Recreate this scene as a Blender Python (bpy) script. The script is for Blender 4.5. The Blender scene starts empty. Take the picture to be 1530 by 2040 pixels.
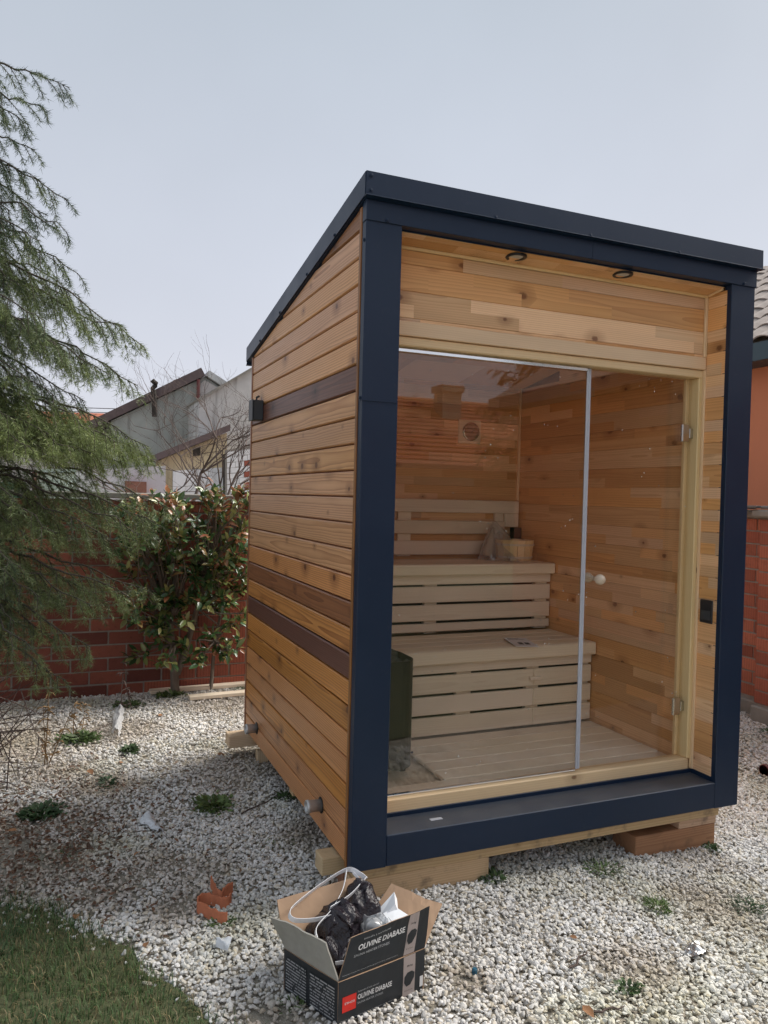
import bpy, bmesh, math, random
import numpy as np
from mathutils import Matrix, Vector

random.seed(11)
rng = np.random.default_rng(11)
R = math.radians
SC = bpy.context.scene
COL = SC.collection

# ------------------------------------------------------------------ camera
CAM = Vector((-0.954, -2.5038, 1.3397))
YAW, PITCH, ROLL, FPX = 0.3962, -0.0196, 0.0253, 1516.997
_f = Vector((math.sin(YAW) * math.cos(PITCH), math.cos(YAW) * math.cos(PITCH), math.sin(PITCH)))
_r0 = Vector((math.cos(YAW), -math.sin(YAW), 0))
_u0 = _r0.cross(_f)
_r = _r0 * math.cos(ROLL) + _u0 * math.sin(ROLL)
_u = -_r0 * math.sin(ROLL) + _u0 * math.cos(ROLL)
cd = bpy.data.cameras.new('camera')
cd.sensor_fit = 'VERTICAL'
cd.sensor_height = 36.0
cd.lens = FPX / 2040 * 36.0
cd.clip_start = 0.05
cd.clip_end = 3000
cam = bpy.data.objects.new('camera', cd)
COL.objects.link(cam)
cam.matrix_world = Matrix(((_r.x, _u.x, -_f.x, CAM.x), (_r.y, _u.y, -_f.y, CAM.y), (_r.z, _u.z, -_f.z, CAM.z), (0, 0, 0, 1)))
SC.camera = cam


def at(u, v, Y):
    """point of the place seen at photo pixel (u, v) on the upright plane y = Y"""
    k = _f + _r * ((u - 765) / FPX) - _u * ((v - 1020) / FPX)
    return CAM + k * ((Y - CAM.y) / k.y)


# ------------------------------------------------------------------ sky, sun, exposure
SUN_DIR = Vector((0.99, 0.14, 0)).normalized()
SUN_EL = R(44)
world = bpy.data.worlds.new('World')
SC.world = world
world.use_nodes = True
wn = world.node_tree
wn.nodes.clear()
w_out = wn.nodes.new('ShaderNodeOutputWorld')
w_bg = wn.nodes.new('ShaderNodeBackground')
w_sky = wn.nodes.new('ShaderNodeTexSky')
w_sky.sky_type = 'NISHITA'
w_sky.sun_disc = False
w_sky.sun_elevation = SUN_EL
w_sky.sun_rotation = math.atan2(SUN_DIR.x, SUN_DIR.y)
w_sky.air_density = 1.2
w_sky.dust_density = 3.0
w_tc = wn.nodes.new('ShaderNodeTexCoord')
w_sep = wn.nodes.new('ShaderNodeSeparateXYZ')
w_ramp = wn.nodes.new('ShaderNodeValToRGB')       # thin even cloud veil, paler towards the horizon
w_ramp.color_ramp.elements[0].position = 0.0
w_ramp.color_ramp.elements[0].color = (3.02, 3.03, 3.4, 1)
w_ramp.color_ramp.elements[1].position = 0.62
w_ramp.color_ramp.elements[1].color = (1.88, 2.1, 2.34, 1)
w_noi = wn.nodes.new('ShaderNodeTexNoise')
w_noi.inputs['Scale'].default_value = 2.2
w_noi.inputs['Detail'].default_value = 4
w_mul = wn.nodes.new('ShaderNodeMapRange')
w_mul.inputs[3].default_value = 0.86
w_mul.inputs[4].default_value = 1.14
w_vm = wn.nodes.new('ShaderNodeVectorMath')
w_vm.operation = 'SCALE'
w_mix = wn.nodes.new('ShaderNodeMix')
w_mix.data_type = 'RGBA'
w_mix.inputs[0].default_value = 0.93
wl = wn.links.new
wl(w_tc.outputs['Generated'], w_sep.inputs[0])
wl(w_sep.outputs['Z'], w_ramp.inputs[0])
wl(w_tc.outputs['Generated'], w_noi.inputs['Vector'])
wl(w_noi.outputs[0], w_mul.inputs[0])
wl(w_ramp.outputs[0], w_vm.inputs[0])
wl(w_mul.outputs[0], w_vm.inputs['Scale'])
wl(w_sky.outputs[0], w_mix.inputs[6])
wl(w_vm.outputs[0], w_mix.inputs[7])
wl(w_mix.outputs[2], w_bg.inputs[0])
w_bg.inputs[1].default_value = 0.1
wl(w_bg.outputs[0], w_out.inputs[0])

sl = bpy.data.lights.new('sun', 'SUN')
sl.energy = 2.8
sl.angle = R(42.0)
sl.color = (1.0, 0.955, 0.89)
sun = bpy.data.objects.new('sun', sl)
COL.objects.link(sun)
_sd = Vector((SUN_DIR.x * math.cos(SUN_EL), SUN_DIR.y * math.cos(SUN_EL), math.sin(SUN_EL)))
sun.rotation_euler = _sd.to_track_quat('Z', 'Y').to_euler()
sun.location = (6, 2, 8)

SC.view_settings.view_transform = 'Standard'
SC.view_settings.look = 'None'
SC.view_settings.exposure = 1.36
SC.view_settings.gamma = 1.0
SC.view_settings.use_curve_mapping = False
SC.render.engine = 'CYCLES'
SC.cycles.use_denoising = True
SC.cycles.use_adaptive_sampling = True
SC.cycles.adaptive_threshold = 0.02
SC.cycles.max_bounces = 10
SC.cycles.diffuse_bounces = 5
SC.cycles.glossy_bounces = 4
SC.cycles.transparent_max_bounces = 24
SC.cycles.sample_clamp_indirect = 6.0
SC.cycles.caustics_reflective = False
SC.cycles.caustics_refractive = False


# ------------------------------------------------------------------ material helper
class G:
    def __init__(s, name, rough=0.6, metal=0.0, spec=0.5):
        s.mat = bpy.data.materials.new(name)
        s.mat.use_nodes = True
        s.nt = s.mat.node_tree
        s.b = s.nt.nodes['Principled BSDF']
        s.set(s.b.inputs['Roughness'], rough)
        s.set(s.b.inputs['Metallic'], metal)
        s.set(s.b.inputs['Specular IOR Level'], spec)

    def set(s, sock, v):
        if isinstance(v, bpy.types.NodeSocket):
            s.nt.links.new(v, sock)
        elif isinstance(v, (tuple, list)) and sock.type == 'RGBA' and len(v) == 3:
            sock.default_value = (*v, 1)
        else:
            sock.default_value = v

    def n(s, typ, ins=None, **props):
        nd = s.nt.nodes.new('ShaderNode' + typ)
        for k, v in props.items():
            setattr(nd, k, v)
        for k, v in (ins or {}).items():
            s.set(nd.inputs[k], v)
        return nd

    def m(s, op, a, b=None, c=None, clamp=False):
        nd = s.nt.nodes.new('ShaderNodeMath')
        nd.operation = op
        nd.use_clamp = clamp
        for i, v in enumerate((a, b, c)):
            if v is not None:
                s.set(nd.inputs[i], v)
        return nd.outputs[0]

    def vm(s, op, a, b=None):
        nd = s.nt.nodes.new('ShaderNodeVectorMath')
        nd.operation = op
        s.set(nd.inputs[0], a)
        if b is not None:
            s.set(nd.inputs[1], b)
        return nd.outputs[0]

    def xyz(s, x, y, z):
        nd = s.nt.nodes.new('ShaderNodeCombineXYZ')
        for i, v in enumerate((x, y, z)):
            s.set(nd.inputs[i], v)
        return nd.outputs[0]

    def sep(s, v):
        nd = s.nt.nodes.new('ShaderNodeSeparateXYZ')
        s.set(nd.inputs[0], v)
        return nd.outputs

    def mix(s, f, a, b, mode='MIX'):
        nd = s.nt.nodes.new('ShaderNodeMix')
        nd.data_type = 'RGBA'
        nd.blend_type = mode
        s.set(nd.inputs[0], f)
        s.set(nd.inputs[6], a)
        s.set(nd.inputs[7], b)
        return nd.outputs[2]

    def ss(s, v, lo, hi, a=0.0, b=1.0):
        nd = s.nt.nodes.new('ShaderNodeMapRange')
        nd.interpolation_type = 'SMOOTHSTEP'
        for i, q in enumerate((v, lo, hi, a, b)):
            s.set(nd.inputs[i], q)
        return nd.outputs[0]

    def noise(s, vec, scale, detail=3, rough=0.55, out=0):
        nd = s.n('TexNoise', {'Scale': scale, 'Detail': detail, 'Roughness': rough})
        if vec is not None:
            s.set(nd.inputs['Vector'], vec)
        return nd.outputs[out]

    def ramp(s, f, stops):
        nd = s.nt.nodes.new('ShaderNodeValToRGB')
        cr = nd.color_ramp
        while len(cr.elements) < len(stops):
            cr.elements.new(0.5)
        for e, (p, c) in zip(cr.elements, stops):
            e.position = p
            e.color = (*c, 1)
        s.set(nd.inputs[0], f)
        return nd.outputs[0]

    def bump(s, h, strength=0.3, dist=0.002):
        nd = s.n('Bump', {'Strength': strength, 'Distance': dist})
        s.set(nd.inputs['Height'], h)
        s.set(s.b.inputs['Normal'], nd.outputs[0])

    def col(s, c):
        s.set(s.b.inputs['Base Color'], c)
        return s.mat

    def obj(s):
        return s.n('TexCoord').outputs['Object']

    def rnd(s):
        return s.n('ObjectInfo').outputs['Random']


def plain(name, c, rough=0.6, metal=0.0, spec=0.5, var=0.12, scale=30, bump=0.0):
    g = G(name, rough, metal, spec)
    nz = g.noise(g.obj(), scale, 5)
    k = g.m('MULTIPLY_ADD', nz, 2 * var, 1 - var)
    g.col(g.vm('MULTIPLY', (*c,), g.xyz(k, k, k)))
    if bump:
        g.bump(nz, bump, 0.004)
    return g.mat


def wood(name, ca, cb, rough=0.5, knots=0.5, stave=0.0, vary=0.3, ring=38, ringmix=0.7, wear=0.0, hue=0.012, coat=0.0, lane=0.05):
    """grain runs along each piece's own x axis; every piece (and every stave of a jointed piece) is its own cut"""
    g = G(name, rough)
    rn = g.rnd()
    x, y, z = g.sep(g.obj())
    xs = g.m('ADD', x, g.m('MULTIPLY', rn, 37.0))
    if stave:
        ln = g.m('FLOOR', g.m('DIVIDE', z, lane))
        sx = g.m('ADD', g.m('DIVIDE', xs, stave), g.m('MULTIPLY', ln, 0.37))
        wob = g.m('MULTIPLY', g.m('SINE', g.m('MULTIPLY', sx, 2.1)), 0.28)
        ix = g.m('FLOOR', g.m('ADD', sx, wob))
        # some staves are as wide as the board, some only half of it
        wide = g.n('TexWhiteNoise', {'W': g.m('ADD', g.m('FLOOR', g.m('DIVIDE', sx, 2.0)), rn)}, noise_dimensions='1D').outputs[0]
        ln2 = g.m('MULTIPLY', ln, g.m('GREATER_THAN', wide, 0.82))
        wn_ = g.n('TexWhiteNoise', {'Vector': g.xyz(ix, ln2, rn)}, noise_dimensions='3D')
        rv = wn_.outputs[0]
        rv2 = g.sep(wn_.outputs[1])[1]
    else:
        rv = rn
        rv2 = g.n('TexWhiteNoise', {'W': rn}, noise_dimensions='1D').outputs[0]
    zo = g.m('ADD', z, g.m('MULTIPLY_ADD', rv, 0.16, -0.12))
    yo = g.m('ADD', y, g.m('MULTIPLY_ADD', rv2, 0.05, 0.012))
    vec = g.xyz(g.m('MULTIPLY_ADD', xs, 0.30, g.m('MULTIPLY', rv, 9.0)), yo, zo)
    wv = g.n('TexWave', {'Vector': vec, 'Scale': ring, 'Distortion': 8.0, 'Detail': 2.0, 'Detail Scale': 0.17, 'Detail Roughness': 0.4},
             wave_type='RINGS', rings_direction='X', wave_profile='SAW').outputs[1]
    wv = g.m('POWER', wv, 1.8)
    fib = g.noise(g.xyz(g.m('MULTIPLY', xs, 3.0), g.m('MULTIPLY', y, 160.0), g.m('MULTIPLY', z, 220.0)), 1.0, 4, 0.6)
    big = g.noise(g.xyz(g.m('MULTIPLY', xs, 1.6), rv, g.m('MULTIPLY', z, 9.0)), 1.0, 2)
    fac = g.m('ADD', g.m('MULTIPLY', wv, ringmix), g.m('MULTIPLY', g.m('SUBTRACT', fib, 0.4), 0.55), clamp=True)
    c = g.mix(fac, ca, cb)
    # knots, with the grain darkening around them
    kv = g.n('TexVoronoi', {'Vector': g.xyz(g.m('MULTIPLY_ADD', xs, 4.2, g.m('MULTIPLY', rv, 5.0)), g.m('MULTIPLY_ADD', z, 6.0, g.m('MULTIPLY', rv2, 7.0)), 0.0), 'Scale': 1.0},
             voronoi_dimensions='2D', feature='F1')
    keep = g.m('GREATER_THAN', g.sep(kv.outputs['Color'])[0], 1 - knots)
    wob2 = g.m('MULTIPLY', g.noise(g.obj(), 90, 2), 0.05)
    kd = g.m('DIVIDE', g.m('ADD', kv.outputs['Distance'], wob2), g.m('MULTIPLY_ADD', g.sep(kv.outputs['Color'])[1], 1.3, 0.45))
    halo = g.m('MULTIPLY', keep, g.ss(kd, 0.08, 0.26, 0.5, 0.0))
    core = g.m('MULTIPLY', keep, g.ss(kd, 0.045, 0.085, 0.85, 0.0))
    c = g.mix(halo, c, tuple(0.7 * v for v in cb))
    c = g.mix(core, c, (cb[0] * 0.34, cb[1] * 0.27, cb[2] * 0.25))
    val = g.m('ADD', g.m('MULTIPLY_ADD', rv, vary, 1 - vary * 0.55), g.m('MULTIPLY_ADD', big, 0.3, -0.15))
    hs = g.n('HueSaturation', {'Color': c, 'Value': val, 'Hue': g.m('MULTIPLY_ADD', rv2, hue * 2, 0.5 - hue), 'Saturation': g.m('MULTIPLY_ADD', rv2, 0.16, 0.92)})
    c = hs.outputs[0]
    if stave:
        c = g.mix(1.0, c, g.mix(g.ss(rv2, 0.25, 0.8), (1.06, 1.07, 1.05), (0.92, 0.74, 0.60)), 'MULTIPLY')
    if wear:
        d = g.ss(g.noise(g.obj(), 11, 5, 0.65), 0.52, 0.72)
        c = g.mix(g.m('MULTIPLY', d, wear), c, (0.07, 0.055, 0.04))
    g.bump(g.m('ADD', g.m('MULTIPLY', fib, 0.7), wv), 0.22, 0.0012)
    if coat:
        g.set(g.b.inputs['Coat Weight'], coat)
        g.set(g.b.inputs['Coat Roughness'], 0.3)
    g.set(g.b.inputs['Roughness'], g.m('MULTIPLY_ADD', fib, 0.25, rough - 0.12))
    return g.col(c)


M = {}
M['clad'] = wood('stained_pine', (0.60, 0.27, 0.078), (0.25, 0.082, 0.018), 0.5, 0.62, vary=0.36, coat=0.12, hue=0.0025, ringmix=0.8)
M['clad_pale'] = wood('pale_stained_pine', (0.66, 0.37, 0.19), (0.34, 0.145, 0.06), 0.5, 0.5, vary=0.3, coat=0.1, hue=0.004, ringmix=0.8)
M['clad_dark'] = wood('dark_stained_pine', (0.17, 0.07, 0.042), (0.07, 0.026, 0.017), 0.5, 0.35, vary=0.2, coat=0.12)
M['clad_mid'] = wood('brown_stained_pine', (0.30, 0.12, 0.05), (0.13, 0.045, 0.02), 0.5, 0.4, vary=0.2, coat=0.12)
M['clad_back'] = wood('groove_wood', (0.26, 0.11, 0.04), (0.15, 0.055, 0.02), 0.7, 0.1)
M['lining'] = wood('jointed_lining', (0.82, 0.56, 0.32), (0.54, 0.28, 0.13), 0.5, 0.36, stave=0.60, vary=0.36, hue=0.010, ringmix=0.5)
M['trim'] = wood('pale_pine_trim', (0.83, 0.625, 0.375), (0.67, 0.45, 0.235), 0.48, 0.12, vary=0.15, ringmix=0.45)
M['aspen'] = wood('aspen', (0.85, 0.745, 0.605), (0.72, 0.58, 0.44), 0.55, 0.06, vary=0.16, ringmix=0.45, hue=0.006)
M['floor'] = wood('floor_board', (0.62, 0.52, 0.42), (0.54, 0.43, 0.33), 0.6, 0.02, vary=0.1, ringmix=0.25)
M['timber'] = wood('raw_timber', (0.58, 0.41, 0.26), (0.42, 0.26, 0.14), 0.7, 0.2, vary=0.2, wear=0.55)
M['timber_pale'] = wood('pale_raw_timber', (0.66, 0.50, 0.33), (0.52, 0.36, 0.21), 0.7, 0.12, vary=0.15, wear=0.2)
M['timber_brown'] = wood('brown_raw_timber', (0.40, 0.21, 0.105), (0.24, 0.115, 0.055), 0.7, 0.4, vary=0.2, wear=0.4)


def frame_metal():
    g = G('anthracite_sheet', 0.42, 0.0, 0.35)
    o = g.obj()
    n1 = g.noise(o, 4.5, 5, 0.6)
    n2 = g.noise(o, 900, 2)
    c = g.mix(n1, (0.0058, 0.0175, 0.044), (0.0092, 0.0242, 0.056))
    dust = g.m('MULTIPLY', g.ss(g.noise(o, 26, 6, 0.7), 0.55, 0.8), 0.10)
    c = g.mix(dust, c, (0.12, 0.12, 0.12))
    upz = g.sep(g.n('NewGeometry').outputs['Normal'])[2]
    c = g.mix(g.m('MULTIPLY', g.ss(upz, 0.6, 0.95), g.m('MULTIPLY_ADD', g.noise(o, 9, 5), 0.5, 0.12)), c, (0.15, 0.155, 0.16))
    sp = g.n('TexVoronoi', {'Vector': o, 'Scale': 34.0}, feature='F1')
    dot = g.m('MULTIPLY', g.m('LESS_THAN', sp.outputs['Distance'], 0.035), g.m('GREATER_THAN', g.sep(sp.outputs['Color'])[0], 0.9))
    c = g.mix(g.m('MULTIPLY', dot, 0.6), c, (0.4, 0.4, 0.38))
    g.set(g.b.inputs['Roughness'], g.m('MULTIPLY_ADD', n1, 0.25, 0.3))
    g.bump(g.m('ADD', g.m('MULTIPLY', n2, 0.3), g.noise(o, 7, 2)), 0.12, 0.002)
    return g.col(c)


M['frame'] = frame_metal()
M['alu'] = plain('polished_aluminium', (0.8, 0.81, 0.82), 0.12, 1.0, var=0.03)
M['steel'] = plain('hinge_steel', (0.55, 0.53, 0.49), 0.22, 1.0, var=0.05)
M['zinc'] = plain('zinc_pipe', (0.55, 0.56, 0.56), 0.45, 0.6, var=0.2, scale=60)
M['black'] = plain('black_plastic', (0.012, 0.014, 0.018), 0.4, var=0.1)
M['jbox'] = plain('grey_plastic', (0.035, 0.042, 0.05), 0.5, var=0.1)
M['seal'] = plain('clear_seal_strip', (0.5, 0.53, 0.60), 0.3, var=0.05)
M['birch'] = plain('turned_birch', (0.66, 0.55, 0.43), 0.45, var=0.08)
M['lamp'] = plain('frosted_lens', (0.5, 0.5, 0.48), 0.3, var=0.05)
M['inner_dark'] = plain('near_black', (0.03, 0.025, 0.02), 0.9)


def glass_mat():
    g = G('tinted_glass', 0.0)
    nt = g.nt
    nt.nodes.remove(g.b)
    out = nt.nodes['Material Output']
    lw = g.n('LayerWeight', {'Blend': 0.5})
    f = g.m('MULTIPLY_ADD', g.m('POWER', lw.outputs['Facing'], 5.0), 0.93, 0.048)
    # dry specks and wiped smears left on the pane
    o = g.obj()
    vo = g.n('TexVoronoi', {'Vector': o, 'Scale': 55.0}, feature='F1')
    reg = g.ss(g.noise(o, 5.0, 3), 0.56, 0.62)
    speck = g.m('MULTIPLY', g.m('MULTIPLY', g.m('LESS_THAN', vo.outputs['Distance'], 0.16), g.m('GREATER_THAN', g.sep(vo.outputs['Color'])[0], 0.86)), reg)
    tr = nt.nodes.new('ShaderNodeBsdfTransparent')
    tr.inputs[0].default_value = (0.98, 0.965, 0.945, 1)
    gl = nt.nodes.new('ShaderNodeBsdfGlossy')
    gl.inputs[0].default_value = (1, 1, 1, 1)
    gl.inputs['Roughness'].default_value = 0.0
    df = nt.nodes.new('ShaderNodeBsdfDiffuse')
    df.inputs[0].default_value = (0.85, 0.84, 0.8, 1)
    mx = nt.nodes.new('ShaderNodeMixShader')
    g.set(mx.inputs[0], f)
    nt.links.new(tr.outputs[0], mx.inputs[1])
    nt.links.new(gl.outputs[0], mx.inputs[2])
    m2 = nt.nodes.new('ShaderNodeMixShader')
    g.set(m2.inputs[0], g.m('MULTIPLY', speck, 0.8))
    nt.links.new(mx.outputs[0], m2.inputs[1])
    nt.links.new(df.outputs[0], m2.inputs[2])
    nt.links.new(m2.outputs[0], out.inputs[0])
    return g.mat


M['glass'] = glass_mat()


# ------------------------------------------------------------------ object helpers
WM = {}


def tag(o, label=None, cat=None, group=None, kind=None):
    if label:
        o['label'] = label
    if cat:
        o['category'] = cat
    if group:
        o['group'] = group
    if kind:
        o['kind'] = kind
    return o


def link(name, me, mat=None, parent=None, mw=None):
    mw = mw if mw is not None else Matrix.Identity(4)
    if mat is not None and me is not None and len(me.materials) == 0:
        for k in (mat if isinstance(mat, (list, tuple)) else [mat]):
            me.materials.append(k)
    o = bpy.data.objects.new(name, me)
    COL.objects.link(o)
    if parent is not None:
        o.parent = parent
        o.matrix_parent_inverse = WM[parent.name].inverted()
    o.matrix_basis = mw
    WM[o.name] = mw.copy()
    return o


def empty(name, loc, label, cat, group=None):
    o = link(name, None, None, None, Matrix.Translation(loc))
    o.empty_display_size = 0.1
    return tag(o, label, cat, group)


def T(x, y, z):
    return Matrix.Translation((x, y, z))


_mc = {}


def box_mesh(lx, ly, lz, bev):
    key = (round(lx, 4), round(ly, 4), round(lz, 4), round(bev, 4))
    bm = bmesh.new()
    bmesh.ops.create_cube(bm, size=1.0)
    for v in bm.verts:
        v.co = Vector(((v.co.x + 0.5) * lx, (v.co.y + 0.5) * ly, (v.co.z + 0.5) * lz))
    if bev > 0:
        bmesh.ops.bevel(bm, geom=list(bm.edges), offset=min(bev, 0.45 * min(lx, ly, lz)), segments=1, affect='EDGES', profile=0.5)
    me = bpy.data.meshes.new('piece')
    bm.to_mesh(me)
    bm.free()
    return me, key


def B(name, parent, mat, x0, x1, y0, y1, z0, z1, bev=0.0015, axis=None, label=None):
    """axis-aligned piece given by its extents; its own x axis lies along its length so that grain follows it"""
    d = (x1 - x0, y1 - y0, z1 - z0)
    if axis is None:
        axis = 'xyz'[max(range(3), key=lambda i: d[i])]
    if axis == 'x':
        L, mw = d, T(x0, y0, z0)
    elif axis == 'y':
        L, mw = (d[1], d[0], d[2]), T(x0, y1, z0) @ Matrix.Rotation(-math.pi / 2, 4, 'Z')
    else:
        L, mw = (d[2], d[1], d[0]), T(x1, y0, z0) @ Matrix(((0, 0, -1, 0), (0, 1, 0, 0), (1, 0, 0, 0), (0, 0, 0, 1)))
    me, key = box_mesh(*L, bev)
    key = key + (mat.name,)
    if key in _mc:
        bpy.data.meshes.remove(me)
        me = _mc[key]
    else:
        _mc[key] = me
    o = link(name, me, mat, parent, mw)
    if label:
        o['label'] = label
    return o


class MB:
    """collects verts and faces of ONE piece"""

    def __init__(s):
        s.v, s.f, s.mi = [], [], []

    def quad(s, a, b, c, d, mi=0):
        i = len(s.v)
        s.v += [tuple(a), tuple(b), tuple(c), tuple(d)]
        s.f.append((i, i + 1, i + 2, i + 3))
        s.mi.append(mi)

    def poly(s, pts, mi=0):
        i = len(s.v)
        s.v += [tuple(p) for p in pts]
        s.f.append(tuple(range(i, i + len(pts))))
        s.mi.append(mi)

    def prism(s, pts, off, mi=0):
        """closed prism: a flat outline and the vector it is pushed along"""
        off = Vector(off)
        n, i = len(pts), len(s.v)
        s.v += [tuple(p) for p in pts] + [tuple(Vector(p) + off) for p in pts]
        s.f.append(tuple(range(i + n - 1, i - 1, -1)))
        s.f.append(tuple(range(i + n, i + 2 * n)))
        s.mi += [mi, mi]
        for k in range(n):
            j = (k + 1) % n
            s.f.append((i + k, i + j, i + n + j, i + n + k))
            s.mi.append(mi)

    def box(s, x0, x1, y0, y1, z0, z1, mi=0):
        s.prism([(x0, y0, z0), (x0, y1, z0), (x1, y1, z0), (x1, y0, z0)], (0, 0, z1 - z0), mi)

    def tube(s, pts, rad, sides=6, cap=True, mi=0):
        pts = [Vector(p) for p in pts]
        if not isinstance(rad, (list, tuple)):
            rad = [rad] * len(pts)
        i0 = len(s.v)
        ref = Vector((0.13, 0.37, 0.92)).normalized()
        for k, p in enumerate(pts):
            t = (pts[min(k + 1, len(pts) - 1)] - pts[max(k - 1, 0)])
            t = t.normalized() if t.length > 1e-9 else Vector((0, 0, 1))
            a = t.cross(ref)
            a = a.normalized() if a.length > 1e-4 else t.cross(Vector((1, 0, 0))).normalized()
            b = t.cross(a)
            for q in range(sides):
                an = 2 * math.pi * q / sides
                s.v.append(tuple(p + (a * math.cos(an) + b * math.sin(an)) * rad[k]))
        for k in range(len(pts) - 1):
            for q in range(sides):
                w = (q + 1) % sides
                s.f.append((i0 + k * sides + q, i0 + k * sides + w, i0 + (k + 1) * sides + w, i0 + (k + 1) * sides + q))
                s.mi.append(mi)
        if cap:
            s.f.append(tuple(i0 + q for q in range(sides)))
            s.f.append(tuple(i0 + (len(pts) - 1) * sides + q for q in range(sides - 1, -1, -1)))
            s.mi += [mi, mi]

    def lathe(s, prof, c, axis='Z', seg=20, mi=0):
        """profile of (radius, height) turned round an axis through c"""
        i0 = len(s.v)
        for r, h in prof:
            for q in range(seg):
                an = 2 * math.pi * q / seg
                a, b = r * math.cos(an), r * math.sin(an)
                p = {'Z': (a, b, h), 'X': (h, a, b), 'Y': (b, h, a)}[axis]
                s.v.append((c[0] + p[0], c[1] + p[1], c[2] + p[2]))
        for k in range(len(prof) - 1):
            for q in range(seg):
                w = (q + 1) % seg
                s.f.append((i0 + k * seg + q, i0 + k * seg + w, i0 + (k + 1) * seg + w, i0 + (k + 1) * seg + q))
                s.mi.append(mi)
        if prof[0][0] > 1e-5:
            s.f.append(tuple(i0 + q for q in range(seg - 1, -1, -1)))
            s.mi.append(mi)
        if prof[-1][0] > 1e-5:
            s.f.append(tuple(i0 + (len(prof) - 1) * seg + q for q in range(seg)))
            s.mi.append(mi)

    def build(s, name, mat, parent=None, smooth=False, mw=None, fix=True):
        me = bpy.data.meshes.new(name)
        me.from_pydata(s.v, [], s.f)
        if fix:
            bm = bmesh.new()
            bm.from_mesh(me)
            bmesh.ops.recalc_face_normals(bm, faces=list(bm.faces))
            bm.to_mesh(me)
            bm.free()
        if isinstance(mat, (list, tuple)):
            for k in mat:
                me.materials.append(k)
            me.polygons.foreach_set('material_index', s.mi)
        if smooth:
            me.polygons.foreach_set('use_smooth', [True] * len(me.polygons))
        me.update()
        return link(name, me, mat, parent, mw)


def np_mesh(name, V, F, smooth=False):
    """V: n x 3, F: m x k (all faces with k corners)"""
    V = np.ascontiguousarray(V, dtype=np.float32)
    F = np.ascontiguousarray(F, dtype=np.int32)
    me = bpy.data.meshes.new(name)
    me.vertices.add(len(V))
    me.vertices.foreach_set('co', V.ravel())
    me.loops.add(F.size)
    me.loops.foreach_set('vertex_index', F.ravel())
    me.polygons.add(len(F))
    me.polygons.foreach_set('loop_start', np.arange(0, F.size, F.shape[1], dtype=np.int32))
    if smooth:
        me.polygons.foreach_set('use_smooth', np.ones(len(F), dtype=bool))
    me.update(calc_edges=True)
    return me


def put_colors(me, C):
    a = me.color_attributes.new('tint', 'FLOAT_COLOR', 'POINT')
    C4 = np.ones((len(C), 4), dtype=np.float32)
    C4[:, :3] = C
    a.data.foreach_set('color', C4.ravel())


def vnoise(x, y, seed=0):
    """smooth value noise on numpy arrays, 0..1"""
    def h(i, j):
        n = (i * 374761393 + j * 668265263 + seed * 144269504) & 0x7fffffff
        n = ((n ^ (n >> 13)) * 1274126177) & 0x7fffffff
        return ((n ^ (n >> 16)) & 0xffff) / 65535.0
    x = np.asarray(x, dtype=float)
    y = np.asarray(y, dtype=float)
    i, j = np.floor(x).astype(np.int64), np.floor(y).astype(np.int64)
    fx, fy = x - i, y - j
    fx, fy = fx * fx * (3 - 2 * fx), fy * fy * (3 - 2 * fy)
    return (h(i, j) * (1 - fx) + h(i + 1, j) * fx) * (1 - fy) + (h(i, j + 1) * (1 - fx) + h(i + 1, j + 1) * fx) * fy


def fbm(x, y, seed=0, oct=4):
    s, a, t = 0, 1, 0
    for k in range(oct):
        s = s + a * vnoise(np.asarray(x) * 2 ** k, np.asarray(y) * 2 ** k, seed + k)
        t += a
        a *= 0.5
    return s / t


def zg(x, y=0.0):
    """height of the yard: it falls a little towards the right"""
    x = np.asarray(x, dtype=float)
    t = np.clip((x - 0.2) / 1.7, 0, 1)
    return -0.127 - 0.07 * t * t * (3 - 2 * t)


def zgf(x, y=0.0):
    return float(zg(x, y))


# ================================================================== THE YARD
def soil_mat():
    g = G('soil', 0.95)
    o = g.obj()
    a, b, c = g.noise(o, 2.5, 6, 0.6), g.noise(o, 45, 5, 0.65), g.noise(o, 160, 3, 0.6)
    k = g.mix(a, (0.20, 0.165, 0.12), (0.34, 0.30, 0.24))
    k = g.mix(g.m('MULTIPLY', b, 0.7), k, (0.42, 0.385, 0.32))
    k = g.mix(g.ss(c, 0.55, 0.7), k, (0.50, 0.47, 0.42))
    g.bump(g.m('ADD', b, c), 0.8, 0.012)
    return g.col(k)


M['soil'] = soil_mat()
xs = np.concatenate([[-400, -120, -40, -15], np.linspace(-6, 8, 57), [14, 40, 120, 400]])
ys = np.concatenate([[-400, -120, -40, -16], np.linspace(-6, 8, 57), [14, 40, 120, 400]])
gx, gy = np.meshgrid(xs, ys)
Vg = np.stack([gx.ravel(), gy.ravel(), zg(gx.ravel()) - 0.004], 1)
nx, ny = len(xs), len(ys)
ii, jj = np.meshgrid(np.arange(nx - 1), np.arange(ny - 1))
k0 = (jj * nx + ii).ravel()
Fg = np.stack([k0, k0 + 1, k0 + nx + 1, k0 + nx], 1)
ground = link('ground', np_mesh('ground', Vg, Fg, True), M['soil'])
tag(ground, 'bare brown soil of the yard under the gravel', 'ground', kind='structure')

# lawn in the near left corner: outline of its edge against the gravel
LAWN = [(-6, 0.62), (-1.6, 0.60), (-1.149, 0.50), (-0.981, 0.36), (-0.841, 0.16), (-0.735, 0.05), (-0.707, -0.12), (-0.60, -0.24), (-0.55, -0.45), (-0.35, -0.72), (0.2, -1.1), (1.2, -1.5), (4, -1.9), (9, -2.2)]
_lx = np.array([p[0] for p in LAWN])
_ly = np.array([p[1] for p in LAWN])


def lawn_edge(x):
    return np.interp(x, _lx, _ly)


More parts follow.
